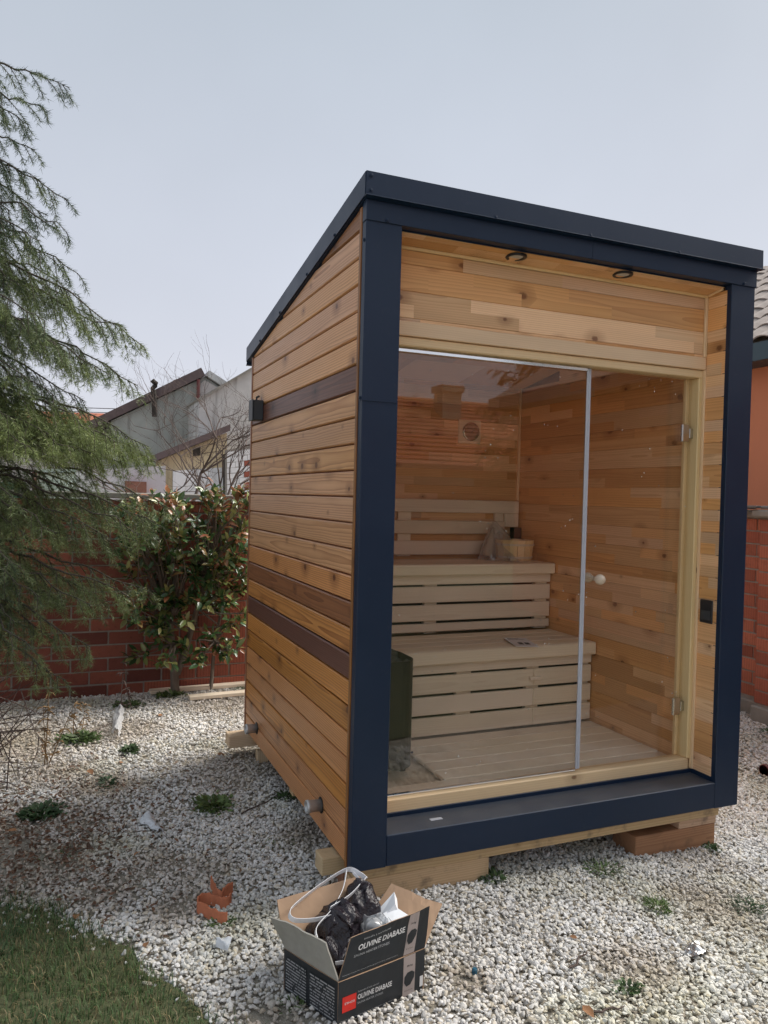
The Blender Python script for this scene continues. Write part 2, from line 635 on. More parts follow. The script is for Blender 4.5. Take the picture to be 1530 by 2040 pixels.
def grass_base():
    g = G('turf', 0.9)
    o = g.obj()
    k = g.mix(g.noise(o, 3, 5), (0.07, 0.085, 0.035), (0.14, 0.135, 0.065))
    k = g.mix(g.ss(g.noise(o, 30, 5), 0.55, 0.75), k, (0.10, 0.085, 0.04))
    g.bump(g.noise(o, 120, 4), 0.8, 0.01)
    return g.col(k)


M['turf'] = grass_base()
mb = MB()
lx = np.concatenate([np.linspace(-6, -1.3, 12), np.linspace(-1.2, 0.3, 50), np.linspace(0.4, 9, 20)])
le = lawn_edge(lx) + 0.10 * (fbm(lx * 9, lx * 0, 3) - 0.5) - 0.02
for a in range(len(lx) - 1):
    yb = -12.4
    z0, z1 = zgf(lx[a]) + 0.004, zgf(lx[a + 1]) + 0.004
    mb.quad((lx[a], yb, z0), (lx[a + 1], yb, z1), (lx[a + 1], le[a + 1], z1), (lx[a], le[a], z0))
lawn = mb.build('lawn', M['turf'], fix=False)
tag(lawn, 'shaded lawn in the near left corner, bordering the gravel', 'lawn', kind='structure')


g = G('pale_bounce_paving', 0.85)  # pale surface added out of view to bounce light onto the cabin
_o = g.obj()
_br = g.n('TexBrick', {'Vector': _o, 'Scale': 2.5, 'Mortar Size': 0.012, 'Color1': (0.44, 0.415, 0.375, 1), 'Color2': (0.39, 0.365, 0.33, 1), 'Mortar': (0.30, 0.28, 0.25, 1)})
g.col(g.mix(g.m('MULTIPLY', g.ss(g.noise(_o, 2, 6), 0.5, 0.8), 0.3), _br.outputs[0], (0.35, 0.32, 0.27)))
M['bounce_paving'] = g.mat
mb = MB()
for a in range(len(lx) - 1):
    if lx[a] > -0.35:
        break
    z0, z1 = zgf(lx[a]) + 0.010, zgf(lx[a + 1]) + 0.010
    mb.quad((lx[a], -12.4, z0), (lx[a + 1], -12.4, z1), (lx[a + 1], min(-1.755, le[a + 1] - 0.305), z1), (lx[a], min(-1.755, le[a] - 0.305), z0))
tag(mb.build('bounce_paving', M['bounce_paving'], fix=False), 'pale light-bouncing ground added out of view on the left side of the yard', 'bounce_paving', kind='structure')


def tint_mat(name, rough=0.6, spec=0.4, trans=0.0, mul=1.0, coat=0.0):
    g = G(name, rough, 0, spec)
    at_ = g.n('Attribute', attribute_name='tint')
    c = g.vm('SCALE', at_.outputs['Color'])
    c.node.inputs['Scale'].default_value = mul
    g.col(c)
    if coat:
        g.set(g.b.inputs['Coat Weight'], coat)
        g.set(g.b.inputs['Coat Roughness'], 0.12)
    if trans:
        nt = g.nt
        tr = nt.nodes.new('ShaderNodeBsdfTranslucent')
        g.set(tr.inputs[0], c)
        mx = nt.nodes.new('ShaderNodeMixShader')
        mx.inputs[0].default_value = trans
        nt.links.new(g.b.outputs[0], mx.inputs[1])
        nt.links.new(tr.outputs[0], mx.inputs[2])
        nt.links.new(mx.outputs[0], nt.nodes['Material Output'].inputs[0])
    return g.mat


M['grass'] = tint_mat('grass_blade', 0.55, 0.4, 0.25)


def blades(P, H, W, C, lean=0.7):
    """one bent three-sided blade at every point"""
    n = len(P)
    an = rng.uniform(0, 2 * np.pi, n)
    d = np.stack([np.cos(an), np.sin(an), np.zeros(n)], 1)
    s = np.stack([-np.sin(an), np.cos(an), np.zeros(n)], 1) * W[:, None] * 0.5
    ln = rng.uniform(0.1, lean, n)
    up = np.array([0, 0, 1.0])
    m_ = P + up * (H * 0.6)[:, None] + d * (H * ln * 0.35)[:, None]
    t_ = P + up * (H * (1 - 0.35 * ln))[:, None] + d * (H * ln)[:, None]
    V = np.stack([P - s, P + s, m_ + s * 0.7, m_ - s * 0.7, t_], 1).reshape(-1, 3)
    k = np.arange(n)[:, None] * 5
    F = np.concatenate([k + np.array([0, 1, 2]), k + np.array([0, 2, 3]), k + np.array([3, 2, 4])], 0)
    Cc = np.repeat(C, 5, 0).reshape(n, 5, 3).copy()
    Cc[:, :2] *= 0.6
    return V, F, Cc.reshape(-1, 3)


N = 64000
px = rng.uniform(-1.9, 0.1, N)
py = rng.uniform(-1.1, 0.62, N)
edge = lawn_edge(px) + 0.20 * (fbm(px * 8, py * 8, 5) - 0.5)
keep = (py < edge + 0.09 * (rng.random(N) ** 4)) & (rng.random(N) < 0.1 + 1.25 * fbm(px * 6, py * 6, 8)) & ((px + 0.954) ** 2 + (py + 2.5) ** 2 > 1.2)
px, py = px[keep], py[keep]
n = len(px)
tone = fbm(px * 4, py * 4, 21)[:, None]
C = (1 - tone) * np.array([0.035, 0.105, 0.045]) + tone * np.array([0.15, 0.21, 0.065])
C = C * rng.uniform(0.6, 1.35, (n, 1))
dry = rng.random(n) < 0.2
C[dry] = np.array([0.36, 0.29, 0.15]) * rng.uniform(0.6, 1.1, (dry.sum(), 1))
P = np.stack([px, py, zg(px) + 0.002], 1)
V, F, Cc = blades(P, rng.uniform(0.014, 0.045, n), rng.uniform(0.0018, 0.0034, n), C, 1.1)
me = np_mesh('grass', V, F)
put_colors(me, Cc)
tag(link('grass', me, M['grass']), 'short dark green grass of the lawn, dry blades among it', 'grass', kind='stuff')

# ---- gravel: white broken marble, tens of thousands of stones
SOIL_SPOTS = [(-1.25, 0.95, 0.34, 0.7), (-1.1, 0.72, 0.30, 0.7), (-0.80, 0.42, 0.16, 0.5), (-0.55, 0.20, 0.12, 0.5), (-1.0, 1.75, 0.2, 0.4), (0.05, 0.62, 0.14, 0.5), (1.35, -0.35, 0.18, 0.35), (0.75, -0.6, 0.14, 0.35), (-0.40, -0.48, 0.10, 0.8), (-0.9, 1.05, 0.22, 0.35), (-0.45, 0.42, 0.16, 0.35), (0.20, -0.50, 0.07, 0.6),
              (-0.62, 2.35, 0.25, 0.45), (-1.2, 2.3, 0.4, 0.5), (-0.05, 1.55, 0.30, 0.35), (0.1, 2.75, 0.3, 0.3), (-0.75, 1.45, 0.16, 0.6), (-0.62, 0.55, 0.14, 0.4)]


def gravel_points():
    out = []
    for (x0, x1, y0, y1, dens, smin, smax) in ((-1.8, 2.6, -1.25, 1.0, 9800, 0.0048, 0.0098), (-2.6, 2.4, 1.0, 3.3, 6400, 0.0052, 0.0102), (1.75, 4.0, -1.25, 3.3, 4800, 0.0062, 0.0112), (2.4, 1.75, 0, 0, 0, 0, 0)):
        n = int(abs(x1 - x0) * abs(y1 - y0) * dens)
        if n < 1:
            continue
        x, y = rng.uniform(x0, x1, n), rng.uniform(y0, y1, n)
        s = smin + (smax - smin) * rng.random(n) ** 1.7
        s *= np.where(rng.random(n) < 0.05, rng.uniform(1.15, 1.5, n), 1.0) * np.where(rng.random(n) < 0.2, rng.uniform(0.55, 0.8, n), 1.0)
        keep = y > lawn_edge(x) + 0.14 * (fbm(x * 9, y * 9, 31) - 0.5) - 0.16 * rng.random(n) ** 7 - 0.01
        keep &= ~((x > 0.25) & (x < 1.6) & (y > 0.75) & (y < 1.6))
        p = np.ones(n)
        for (sx, sy, r, a) in SOIL_SPOTS:
            q = np.sqrt((x - sx) ** 2 + (y - sy) ** 2) / r + 0.7 * (fbm(x * 7, y * 7, 44) - 0.5)
            p *= 1 - a * np.clip(1.25 - q, 0, 1)
        p *= np.clip(0.55 + 1.1 * fbm(x * 2.2, y * 2.2, 51), 0, 1)
        keep &= rng.random(n) < p
        # keep the frame of view and a bit round it
        dx, dy = x - CAM.x, y - CAM.y
        ang = np.arctan2(dx, dy) - YAW
        keep &= (np.abs(ang) < 0.72)
        out.append(np.stack([x, y, s], 1)[keep])
    return np.concatenate(out)


gp = gravel_points()
n = len(gp)
moss = fbm(gp[:, 0] * 2.6, gp[:, 1] * 2.6, 77)
me = bpy.data.meshes.new('gravel')
me.vertices.add(n)
zz = zg(gp[:, 0]) + rng.uniform(-0.002, 0.010, n)
me.vertices.foreach_set('co', np.stack([gp[:, 0], gp[:, 1], zz], 1).astype(np.float32).ravel())
a = me.attributes.new('size', 'FLOAT', 'POINT')
a.data.foreach_set('value', gp[:, 2].astype(np.float32))
a = me.attributes.new('turn', 'FLOAT_VECTOR', 'POINT')
tr_ = np.stack([rng.normal(0, 0.45, n), rng.normal(0, 0.45, n), rng.uniform(0, 6.28, n)], 1)
a.data.foreach_set('vector', tr_.astype(np.float32).ravel())
dirt = np.clip((fbm(gp[:, 0] * 1.9 + 7, gp[:, 1] * 1.9, 91) - 0.5) * 3.0, 0, 1) * 0.5
for (sx, sy, r, a_) in SOIL_SPOTS:
    q = np.sqrt((gp[:, 0] - sx) ** 2 + (gp[:, 1] - sy) ** 2) / r + 0.9 * (fbm(gp[:, 0] * 9, gp[:, 1] * 9, 44) - 0.5)
    dirt = np.maximum(dirt, np.clip(1.5 - q, 0, 1) * (0.35 + a_))
a = me.attributes.new('dirt', 'FLOAT', 'POINT')
a.data.foreach_set('value', np.clip(dirt, 0, 1).astype(np.float32))
a = me.attributes.new('moss', 'FLOAT', 'POINT')
a.data.foreach_set('value', (np.clip((moss - 0.53) * 4.0, 0, 1) * 0.8).astype(np.float32))
me.update()


def stone_mat():
    g = G('broken_marble', 0.75)
    rn = g.rnd()
    c = g.ramp(rn, [(0.0, (0.40, 0.39, 0.375)), (0.2, (0.62, 0.61, 0.59)), (0.6, (0.80, 0.79, 0.775)), (0.84, (0.72, 0.69, 0.62)), (0.94, (0.60, 0.53, 0.42)), (1.0, (0.34, 0.31, 0.27))])
    o = g.obj()
    nz = g.noise(g.vm('ADD', o, g.xyz(g.m('MULTIPLY', rn, 50.0), 0, 0)), 1.4, 4)
    c = g.mix(g.m('MULTIPLY', g.ss(nz, 0.5, 0.75), 0.4), c, (0.45, 0.40, 0.32))
    mo = g.n('Attribute', attribute_name='moss', attribute_type='INSTANCER').outputs['Fac']
    c = g.mix(g.m('MULTIPLY', mo, g.m('MULTIPLY_ADD', nz, 0.6, 0.12)), c, (0.36, 0.35, 0.17))
    di = g.n('Attribute', attribute_name='dirt', attribute_type='INSTANCER').outputs['Fac']
    c = g.mix(g.m('MULTIPLY', di, g.m('MULTIPLY_ADD', nz, 0.9, 0.3), clamp=True), c, (0.34, 0.27, 0.20))
    g.bump(g.noise(o, 6, 3), 0.25, 0.0012)
    return g.col(c)


M['stone'] = stone_mat()
gravel = link('gravel', me, M['stone'])
tag(gravel, 'white broken marble gravel spread over the yard', 'gravel', kind='stuff')
ng = bpy.data.node_groups.new('stone_spread', 'GeometryNodeTree')
ng.interface.new_socket('Geometry', in_out='INPUT', socket_type='NodeSocketGeometry')
ng.interface.new_socket('Geometry', in_out='OUTPUT', socket_type='NodeSocketGeometry')


def gn(t, **p):
    nd = ng.nodes.new(t)
    for k, v in p.items():
        setattr(nd, k, v)
    return nd


gi, go = gn('NodeGroupInput'), gn('NodeGroupOutput')
join = gn('GeometryNodeJoinGeometry')
for k in range(6):
    ico = gn('GeometryNodeMeshIcoSphere')
    ico.inputs['Radius'].default_value = 1.0
    ico.inputs['Subdivisions'].default_value = 2
    pos = gn('GeometryNodeInputPosition')
    nz = gn('ShaderNodeTexNoise')
    nz.inputs['Scale'].default_value = 0.85
    nz.inputs['Detail'].default_value = 1.0
    off = gn('ShaderNodeVectorMath', operation='ADD')
    off.inputs[1].default_value = (k * 7.3, k * 3.1, 1.7 * k)
    sub = gn('ShaderNodeVectorMath', operation='SUBTRACT')
    sub.inputs[1].default_value = (0.5, 0.5, 0.5)
    mul = gn('ShaderNodeVectorMath', operation='MULTIPLY')
    mul.inputs[1].default_value = (1.25, 1.25, 1.25)
    add = gn('ShaderNodeVectorMath', operation='ADD')
    flat = gn('ShaderNodeVectorMath', operation='MULTIPLY')
    flat.inputs[1].default_value = ((1.25, 0.8, 0.55), (1.0, 0.9, 0.7), (1.45, 0.75, 0.5), (1.05, 0.8, 0.75), (1.2, 1.0, 0.45), (0.9, 0.8, 0.6))[k]
    sp = gn('GeometryNodeSetPosition')
    L = ng.links.new
    L(pos.outputs[0], off.inputs[0])
    L(off.outputs[0], nz.inputs['Vector'])
    L(nz.outputs[1], sub.inputs[0])
    L(sub.outputs[0], mul.inputs[0])
    L(pos.outputs[0], add.inputs[0])
    L(mul.outputs[0], add.inputs[1])
    L(add.outputs[0], flat.inputs[0])
    L(ico.outputs[0], sp.inputs['Geometry'])
    L(flat.outputs[0], sp.inputs['Position'])
    sm = gn('GeometryNodeSetMaterial')
    sm.inputs['Material'].default_value = M['stone']
    L(sp.outputs[0], sm.inputs[0])
    ti = gn('GeometryNodeGeometryToInstance')
    L(sm.outputs[0], ti.inputs[0])
    L(ti.outputs[0], join.inputs[0])
iop = gn('GeometryNodeInstanceOnPoints')
ns = gn('GeometryNodeInputNamedAttribute', data_type='FLOAT')
ns.inputs['Name'].default_value = 'size'
nr = gn('GeometryNodeInputNamedAttribute', data_type='FLOAT_VECTOR')
nr.inputs['Name'].default_value = 'turn'
ri = gn('FunctionNodeRandomValue', data_type='INT')
for s_ in ri.inputs:
    if s_.name == 'Min' and s_.type == 'INT':
        s_.default_value = 0
    if s_.name == 'Max' and s_.type == 'INT':
        s_.default_value = 5
iop.inputs['Pick Instance'].default_value = True
L(gi.outputs[0], iop.inputs['Points'])
L(join.outputs[0], iop.inputs['Instance'])
for o_ in ri.outputs:
    if o_.type == 'INT' and o_.enabled:
        L(o_, iop.inputs['Instance Index'])
for o_ in nr.outputs:
    if o_.enabled and o_.type == 'VECTOR':
        L(o_, iop.inputs['Rotation'])
for o_ in ns.outputs:
    if o_.enabled and o_.type == 'VALUE':
        L(o_, iop.inputs['Scale'])
L(iop.outputs[0], go.inputs[0])
md = gravel.modifiers.new('spread', 'NODES')
md.node_group = ng

# ================================================================== THE SAUNA CABIN
W, DE, H1, PW = 1.8476, 1.740, 2.3776, 0.1365
ROOF_K = 0.158


def roof_under(y):
    return 2.3776 - ROOF_K * y


cabin = empty('sauna_cabin', (W / 2, DE / 2, -0.05), 'slope-roofed outdoor sauna cabin of stained pine with dark blue metal front frame and glass front', 'sauna')

# ---- clad side wall, board by board
mb = MB()
pr = [(0.017, 0.045, 0.005), (0.017, 1.735, 0.005), (0.017, 1.735, roof_under(1.735)), (0.017, 0.045, roof_under(0.045))]
mb.prism(pr, (0.09, 0, 0))
side = mb.build('side_wall', M['clad_back'], cabin)
BH = 0.095
zb0 = 0.0099


def clad_board(y0, y1, z0, mat, top_cut=True):
    """profiled board: chamfered face edges, run along y, face to -x"""
    L, h, t = y1 - y0, BH, 0.017
    prof = [(t, 0.001), (0.006, 0.001), (0.0, 0.0055), (0.0, h - 0.0090), (0.0042, h - 0.0045), (t, h - 0.0045)]
    bm = bmesh.new()
    a = [bm.verts.new((0, p[0], p[1])) for p in prof]
    b = [bm.verts.new((L, p[0], p[1])) for p in prof]
    bm.faces.new(a)
    bm.faces.new(b[::-1])
    for k in range(len(prof)):
        j = (k + 1) % len(prof)
        bm.faces.new((a[k], b[k], b[j], a[j]))
    # saw off what stands above the roof line (world y = y1 - local x)
    nrm = Vector((-ROOF_K, 0, 1)).normalized()
    pt = Vector((0, 0, roof_under(y1) - z0 - 0.004))
    if roof_under(y1) - 0.004 < z0 + h:
        bmesh.ops.bisect_plane(bm, geom=list(bm.verts) + list(bm.edges) + list(bm.faces), plane_co=pt, plane_no=nrm, clear_outer=True)
        bmesh.ops.holes_fill(bm, edges=[e for e in bm.edges if e.is_boundary])
    bmesh.ops.recalc_face_normals(bm, faces=list(bm.faces))
    me = bpy.data.meshes.new('board')
    bm.to_mesh(me)
    bm.free()
    return link('board', me, mat, side, T(0, y1, z0) @ Matrix.Rotation(-math.pi / 2, 4, 'Z'))


for k in range(25):
    z0 = zb0 + BH * k
    if z0 > roof_under(0.06) - 0.02:
        break
    mt = {18: M['clad_dark'], 7: M['clad_dark'], 9: M['clad_mid'], 24: M['clad_mid']}.get(k, M['clad_pale'] if k >= 12 or k == 11 else M['clad'])
    o = clad_board(0.0605, 1.7175, z0, mt)
    if k in (18, 7):
        o['label'] = 'dark brown board'
for (y0, y1, n_) in ((0.041, 0.060, 'corner_trim'), (1.718, 1.742, 'corner_trim')):
    B(n_, side, M['clad_mid'], -0.004, 0.017, y0, y1, 0.0, roof_under(y1) - 0.003, 0.002, 'z')

# ---- far side and rear wall
mb = MB()
mb.prism([(1.74, 0.046, 0.0), (1.74, 1.735, 0.0), (1.74, 1.735, roof_under(1.735)), (1.74, 0.046, roof_under(0.046))], (W - 1.74, 0, 0))
mb.build('far_side_wall', M['clad'], cabin)
B('rear_wall', cabin, M['clad'], 0.108, 1.739, 1.672, 1.735, 0.0, roof_under(1.735), 0)
B('floor_slab', cabin, M['floor'], 0.11, 1.738, 0.15, 1.67, 0.002, 0.124, 0)

# ---- dark metal front frame
def sheet_post(x0, x1, name):
    p = B(name, cabin, M['frame'], x0, x1, 0.0, 0.040, 0.0, H1, 0.0025, 'z')
    return p


pl_ = sheet_post(0.0, PW, 'frame_post')
pr_ = sheet_post(W - PW, W, 'frame_post')
B('cover_sheet', pl_, M['frame'], -0.0025, PW - 0.002, -0.0025, 0.030, 1.676, 2.300, 0.001, 'z')
hd = B('frame_header', cabin, M['frame'], -0.003, 0.962, -0.005, 0.034, 2.306, H1, 0.0015, 'x')
B('frame_header', cabin, M['frame'], 0.9625, W + 0.003, -0.0052, 0.034, 2.3062, H1, 0.0015, 'x')
B('header_return', cabin, M['frame'], PW, W - PW, 0.0345, 0.040, 2.3015, 2.33, 0.001, 'x')
sill = B('frame_sill', cabin, M['frame'], PW, W - PW, 0.001, 0.147, 0.0015, 0.1155, 0.003, 'x')
B('upstand', sill, M['frame'], PW + 0.002, W - PW - 0.002, 0.1405, 0.149, 0.112, 0.1315, 0.001, 'x')
B('upstand', sill, M['frame'], W - PW - 0.005, W - PW + 0.002, 0.024, 0.140, 0.112, 0.1345, 0.001, 'y')
B('upstand', sill, M['frame'], PW - 0.002, PW + 0.005, 0.024, 0.140, 0.112, 0.1345, 0.001, 'y')
B('tape_scrap', sill, M['seal'], 0.345, 0.395, 0.060, 0.078, 0.1158, 0.1166, 0.0)


def screw(p, parent, axis='Y', r=0.0055):
    mb = MB()
    d = -1 if axis in 'XY' else 1
    mb.lathe([(r * 1.5, 0.0), (r * 1.5, 0.0012 * d), (r, 0.0014 * d), (r * 0.9, 0.0045 * d), (r * 0.4, 0.005 * d), (0, 0.005 * d)], (0, 0, 0), axis, 8)
    return mb.build('screw', M['frame'], parent, mw=T(*p))


for x in (0.075, 1.775):
    screw((x, -0.006, 2.315), hd)
for z in (2.24, 1.688):
    screw((-0.0028, 0.014, z), pl_, 'X')

# ---- roof with folded metal edges
mb = MB()
mb.prism([(-0.010, -0.018, 2.3776 + 0.0032), (-0.010, 1.826, 2.3776 - ROOF_K * 1.826), (-0.010, 1.826, 2.460 - ROOF_K * 1.846), (-0.010, -0.018, 2.460)], (W + 0.02, 0, 0))
roof = mb.build('roof', M['frame'], cabin)
mb = MB()
mb.prism([(-0.014, -0.022, 2.384), (-0.014, -0.026, 2.386), (-0.014, -0.0245, 2.466), (-0.014, 0.03, 2.458), (-0.014, 0.03, 2.4555), (-0.014, -0.020, 2.463)], (W + 0.028, 0, 0))
ff = mb.build('front_flashing', M['frame'], roof)
mb = MB()
mb.prism([(-0.016, -0.034, 2.3835), (-0.016, -0.0345, 2.3805), (-0.016, -0.010, 2.3800), (-0.016, -0.010, 2.3835)], (W + 0.034, 0, 0))
mb.build('drip_edge', M['frame'], roof)
for x0, x1 in ((-0.0165, -0.0115), (W + 0.0115, W + 0.0165)):
    mb = MB()
    mb.prism([(x0, -0.020, 2.384), (x0, 1.83, 2.384 - ROOF_K * 1.85), (x0, 1.83, 2.462 - ROOF_K * 1.85), (x0, -0.020, 2.464)], (x1 - x0, 0, 0))
    mb.build('side_flashing', M['frame'], roof)
mb = MB()
mb.prism([(-0.013, 1.831, 2.075), (-0.013, 1.85, 2.072), (-0.013, 1.833, 2.085), (-0.013, 1.833, 2.170), (-0.013, 1.8305, 2.172)], (W + 0.026, 0, 0))
mb.build('rear_flashing', M['frame'], roof)
for x in (0.50, 0.93, 1.38):
    screw((x, -0.030, 2.3865), ff, 'Y')
for y, dz in ((0.30, 0.008), (0.66, 0.008), (1.10, 0.008), (1.50, 0.008)):
    screw((-0.017, y, 2.384 - ROOF_K * (y + 0.02) + dz), roof, 'X')
for y in (0.02, 0.13):
    mb = MB()
    mb.lathe([(0.010, 0), (0.010, 0.003), (0.005, 0.004), (0.005, 0.012), (0, 0.012)], (0, 0, 0), 'Z', 8)
    mb.build('screw', M['frame'], roof, mw=T(0.005, y, 2.459 - ROOF_K * y))
for z in (2.40, 2.452):
    screw((0.004, -0.0255, z), ff, 'Y')
for z in (2.10, 2.13, 2.15):
    mb = MB()
    mb.lathe([(0.008, 0), (0.008, 0.003), (0.005, 0.004), (0.004, 0.008), (0, 0.008)], (0, 0, 0), 'Y', 8)
    mb.build('screw', M['frame'], roof, mw=T(-0.004, 1.835, z))

# ---- porch lining: panel above the glass, soffit, right reveal / inner walls
XI, YB = 1.711, 1.655
LJ = [2.287] + [2.222 - 0.1003 * k for k in range(21)] + [0.128]
panel = B('front_panel', cabin, M['trim'], 0.118, XI + 0.004, 0.153, 0.185, 1.952, 2.30, 0)
for a, b in ((2.274, 2.2225), (2.2215, 2.1215), (2.1205, 2.0205), (2.0195, 1.955)):
    B('board', panel, M['lining'], 0.125, XI - 0.0005, 0.140, 0.1525, b, a, 0.0012, 'x')
B('lintel', panel, M['trim'], PW + 0.001, 1.7065, 0.1275, 0.1395, 1.9505, 2.0055, 0.0025, 'x')
B('batten', panel, M['trim'], PW, 1.7095, 0.129, 0.1395, 2.274, 2.2862, 0.002, 'x')
B('batten', panel, M['trim'], 1.6945, 1.7105, 0.128, 0.1394, 2.0065, 2.2735, 0.002, 'z')

def tilt(o, y, z):
    """lean a level piece so that it follows the roof slope, hinged at (y, z)"""
    h = T(0, y, z) @ Matrix.Rotation(-math.atan(ROOF_K), 4, 'X') @ T(0, -y, -z)
    o.matrix_basis = h @ o.matrix_basis
    WM[o.name] = o.matrix_basis.copy()
    return o


soffit = B('soffit', cabin, M['trim'], 0.118, XI + 0.004, 0.041, 0.152, 2.3125, 2.3165, 0)
for a, b in ((0.0415, 0.0735), (0.0745, 0.1395)):
    tilt(B('board', soffit, M['lining'], PW - 0.01, XI - 0.0005, a, b, 2.3008, 2.3118, 0.001, 'x'), 0.04, 2.3008)
tilt(B('batten', soffit, M['trim'], 1.700, 1.7105, 0.045, 0.1275, 2.2905, 2.3003, 0.002, 'y'), 0.04, 2.3005)


def lining(name, faces, xw, y0, y1, flip):
    """wall lining of jointed boards at x = xw; flip: visible from +x"""
    xa, xb = (xw + 0.0125, xw + 0.018) if not flip else (xw - 0.018, xw - 0.0125)
    w = B(name, cabin, M['lining'], xa, xb, y0, y1, 0.124, 2.29 if y1 < 0.3 else 2.05, 0)
    for k in range(len(LJ) - 1):
        zt, zb = LJ[k] - 0.0004, LJ[k + 1] + 0.0004
        yy = y1
        if zt > 2.27 - 0.135 * y1:      # under the sloping inner ceiling
            yy = min(y1, max(y0 + 0.2, (2.29 - zt) / 0.135))
        if zt < 0.2:
            zb = 0.1255 if y0 > 0.1 else 0.1355
        if flip:
            B('board', w, M['lining'], xw - 0.0125, xw, y0, yy, zb, zt, 0.0011, 'y')
        else:
            B('board', w, M['lining'], xw, xw + 0.0125, y0, yy, zb, zt, 0.0011, 'y')
    return w


lining('reveal_lining', None, XI, 0.0245, 0.1405, False)
lining('side_lining', None, XI, 0.142, YB + 0.014, False)
lining('reveal_lining', None, PW + 0.0, 0.0405, 0.1405, True)
lining('side_lining', None, PW - 0.002, 0.142, YB + 0.014, True)
rear = B('rear_lining', cabin, M['lining'], 0.12, XI + 0.012, YB + 0.0125, YB + 0.0165, 0.124, 2.06, 0)
for k in range(len(LJ) - 1):
    if LJ[k] > 2.13:
        continue
    B('board', rear, M['lining'], PW - 0.002, XI - 0.001, YB, YB + 0.0125, (LJ[k + 1] + 0.0004) if LJ[k] > 0.24 else 0.1255, LJ[k] - 0.0004, 0.0011, 'x')
B('corner_batten', rear, M['trim'], 1.6955, 1.7105, YB - 0.014, YB - 0.0005, 1.338, 2.05, 0.002, 'z')
mb = MB()
mb.prism([(0.12, 0.186, 2.268), (0.12, YB + 0.013, 2.047), (0.12, YB + 0.013, 2.07), (0.12, 0.186, 2.29)], (1.60, 0, 0))
mb.build('ceiling_lining', M['lining'], cabin)

# ---- timber frame that carries the glass
wf = B('window_frame', cabin, M['trim'], 0.138, 1.7025, 0.139, 0.215, 1.9140, 1.9500, 0.004, 'x')
B('jamb', wf, M['trim'], 1.680, 1.7015, 0.1395, 0.215, 0.180, 1.9135, 0.003, 'z')
B('jamb', wf, M['trim'], 0.138, 0.172, 0.1395, 0.215, 0.180, 1.9135, 0.003, 'z')
B('frame_rail', wf, M['trim'], 0.138, 1.7015, 0.1495, 0.215, 0.1265, 0.1795, 0.004, 'x')
B('batten', wf, M['trim'], 1.7022, 1.7106, 0.128, 0.1393, 0.135, 1.950, 0.0015, 'z')
B('batten', wf, M['trim'], 1.7022, 1.7106, 0.1397, 0.1490, 0.135, 1.950, 0.001, 'z')
B('glazing_bead', wf, M['trim'], 1.661, 1.6795, 0.196, 0.214, 0.181, 1.913, 0.002, 'z')
ch = B('top_channel', wf, M['alu'], 0.1725, 1.0885, 0.168, 0.196, 1.8975, 1.9135, 0.0012, 'x')
B('bottom_channel', wf, M['alu'], 0.1725, 1.0885, 0.172, 0.192, 0.1802, 0.1865, 0.001, 'x')
pane = B('glass_pane', wf, M['glass'], 0.174, 1.097, 0.1785, 0.1865, 0.187, 1.897, 0.0, 'x')
door = B('glass_door', cabin, M['glass'], 1.1125, 1.6765, 0.1785, 0.1865, 0.187, 1.9115, 0.0, 'z')
B('seal_strip', door, M['seal'], 1.0985, 1.1115, 0.172, 0.193, 0.1885, 1.9110, 0.003, 'z')
B('seal_strip', door, M['seal'], 1.0885, 1.0975, 0.1705, 0.1775, 0.1885, 1.9090, 0.002, 'z')
for zc in (1.6645, 0.4165):
    hg = B('hinge', door, M['steel'], 1.617, 1.659, 0.1665, 0.1778, zc - 0.039, zc + 0.039, 0.0015, 'z')
    B('hinge_leaf', hg, M['steel'], 1.6595, 1.6795, 0.164, 0.1775, zc - 0.022, zc + 0.022, 0.0012, 'z')
    B('hinge_leaf', hg, M['steel'], 1.6165, 1.6235, 0.1615, 0.166, zc - 0.0385, zc + 0.0385, 0.0012, 'z')
for s_, y0 in ((-1, 0.178), (1, 0.187)):
    mb = MB()
    mb.lathe([(0.010, 0), (0.010, 0.012 * s_), (0.0125, 0.018 * s_), (0.0205, 0.027 * s_), (0.0225, 0.038 * s_), (0.0195, 0.050 * s_), (0.011, 0.058 * s_), (0, 0.060 * s_)], (1.163, y0, 1.010), 'Y', 20)
    mb.build('knob', M['birch'], door, True)

# ---- fittings
for x, y in ((0.660, 0.078), (1.178, 0.074)):
    mb = MB()
    mb.lathe([(0.024, 0.004), (0.030, -0.004), (0.040, -0.0055), (0.0425, -0.002), (0.0425, 0.003)], (x, y, 2.2945), 'Z', 28)
    dl = mb.build('downlight', M['black'], cabin, True)
    mb = MB()
    mb.lathe([(0.0, 0.0035), (0.024, 0.0035), (0.0265, 0.0015), (0.0, 0.0012)], (x, y, 2.2915), 'Z', 24)
    mb.build('lens', M['lamp'], dl)
sw = B('switch_plate', cabin, M['black'], 1.7035, 1.7105, 0.043, 0.116, 0.811, 0.915, 0.003, 'z')
B('socket_insert', sw, M['jbox'], 1.7018, 1.7034, 0.053, 0.106, 0.826, 0.868, 0.001, 'y')
jb = B('junction_box', cabin, M['jbox'], -0.055, -0.0008, 1.452, 1.535, 1.727, 1.833, 0.004, 'z')
B('box_lid', jb, M['jbox'], -0.061, -0.0555, 1.449, 1.538, 1.724, 1.836, 0.002, 'z')
mb = MB()
mb.tube([(-0.03, 1.49, 1.8355), (-0.03, 1.49, 1.85), (-0.016, 1.49, 1.858)], 0.006, 8)
mb.build('cable_gland', M['jbox'], jb)
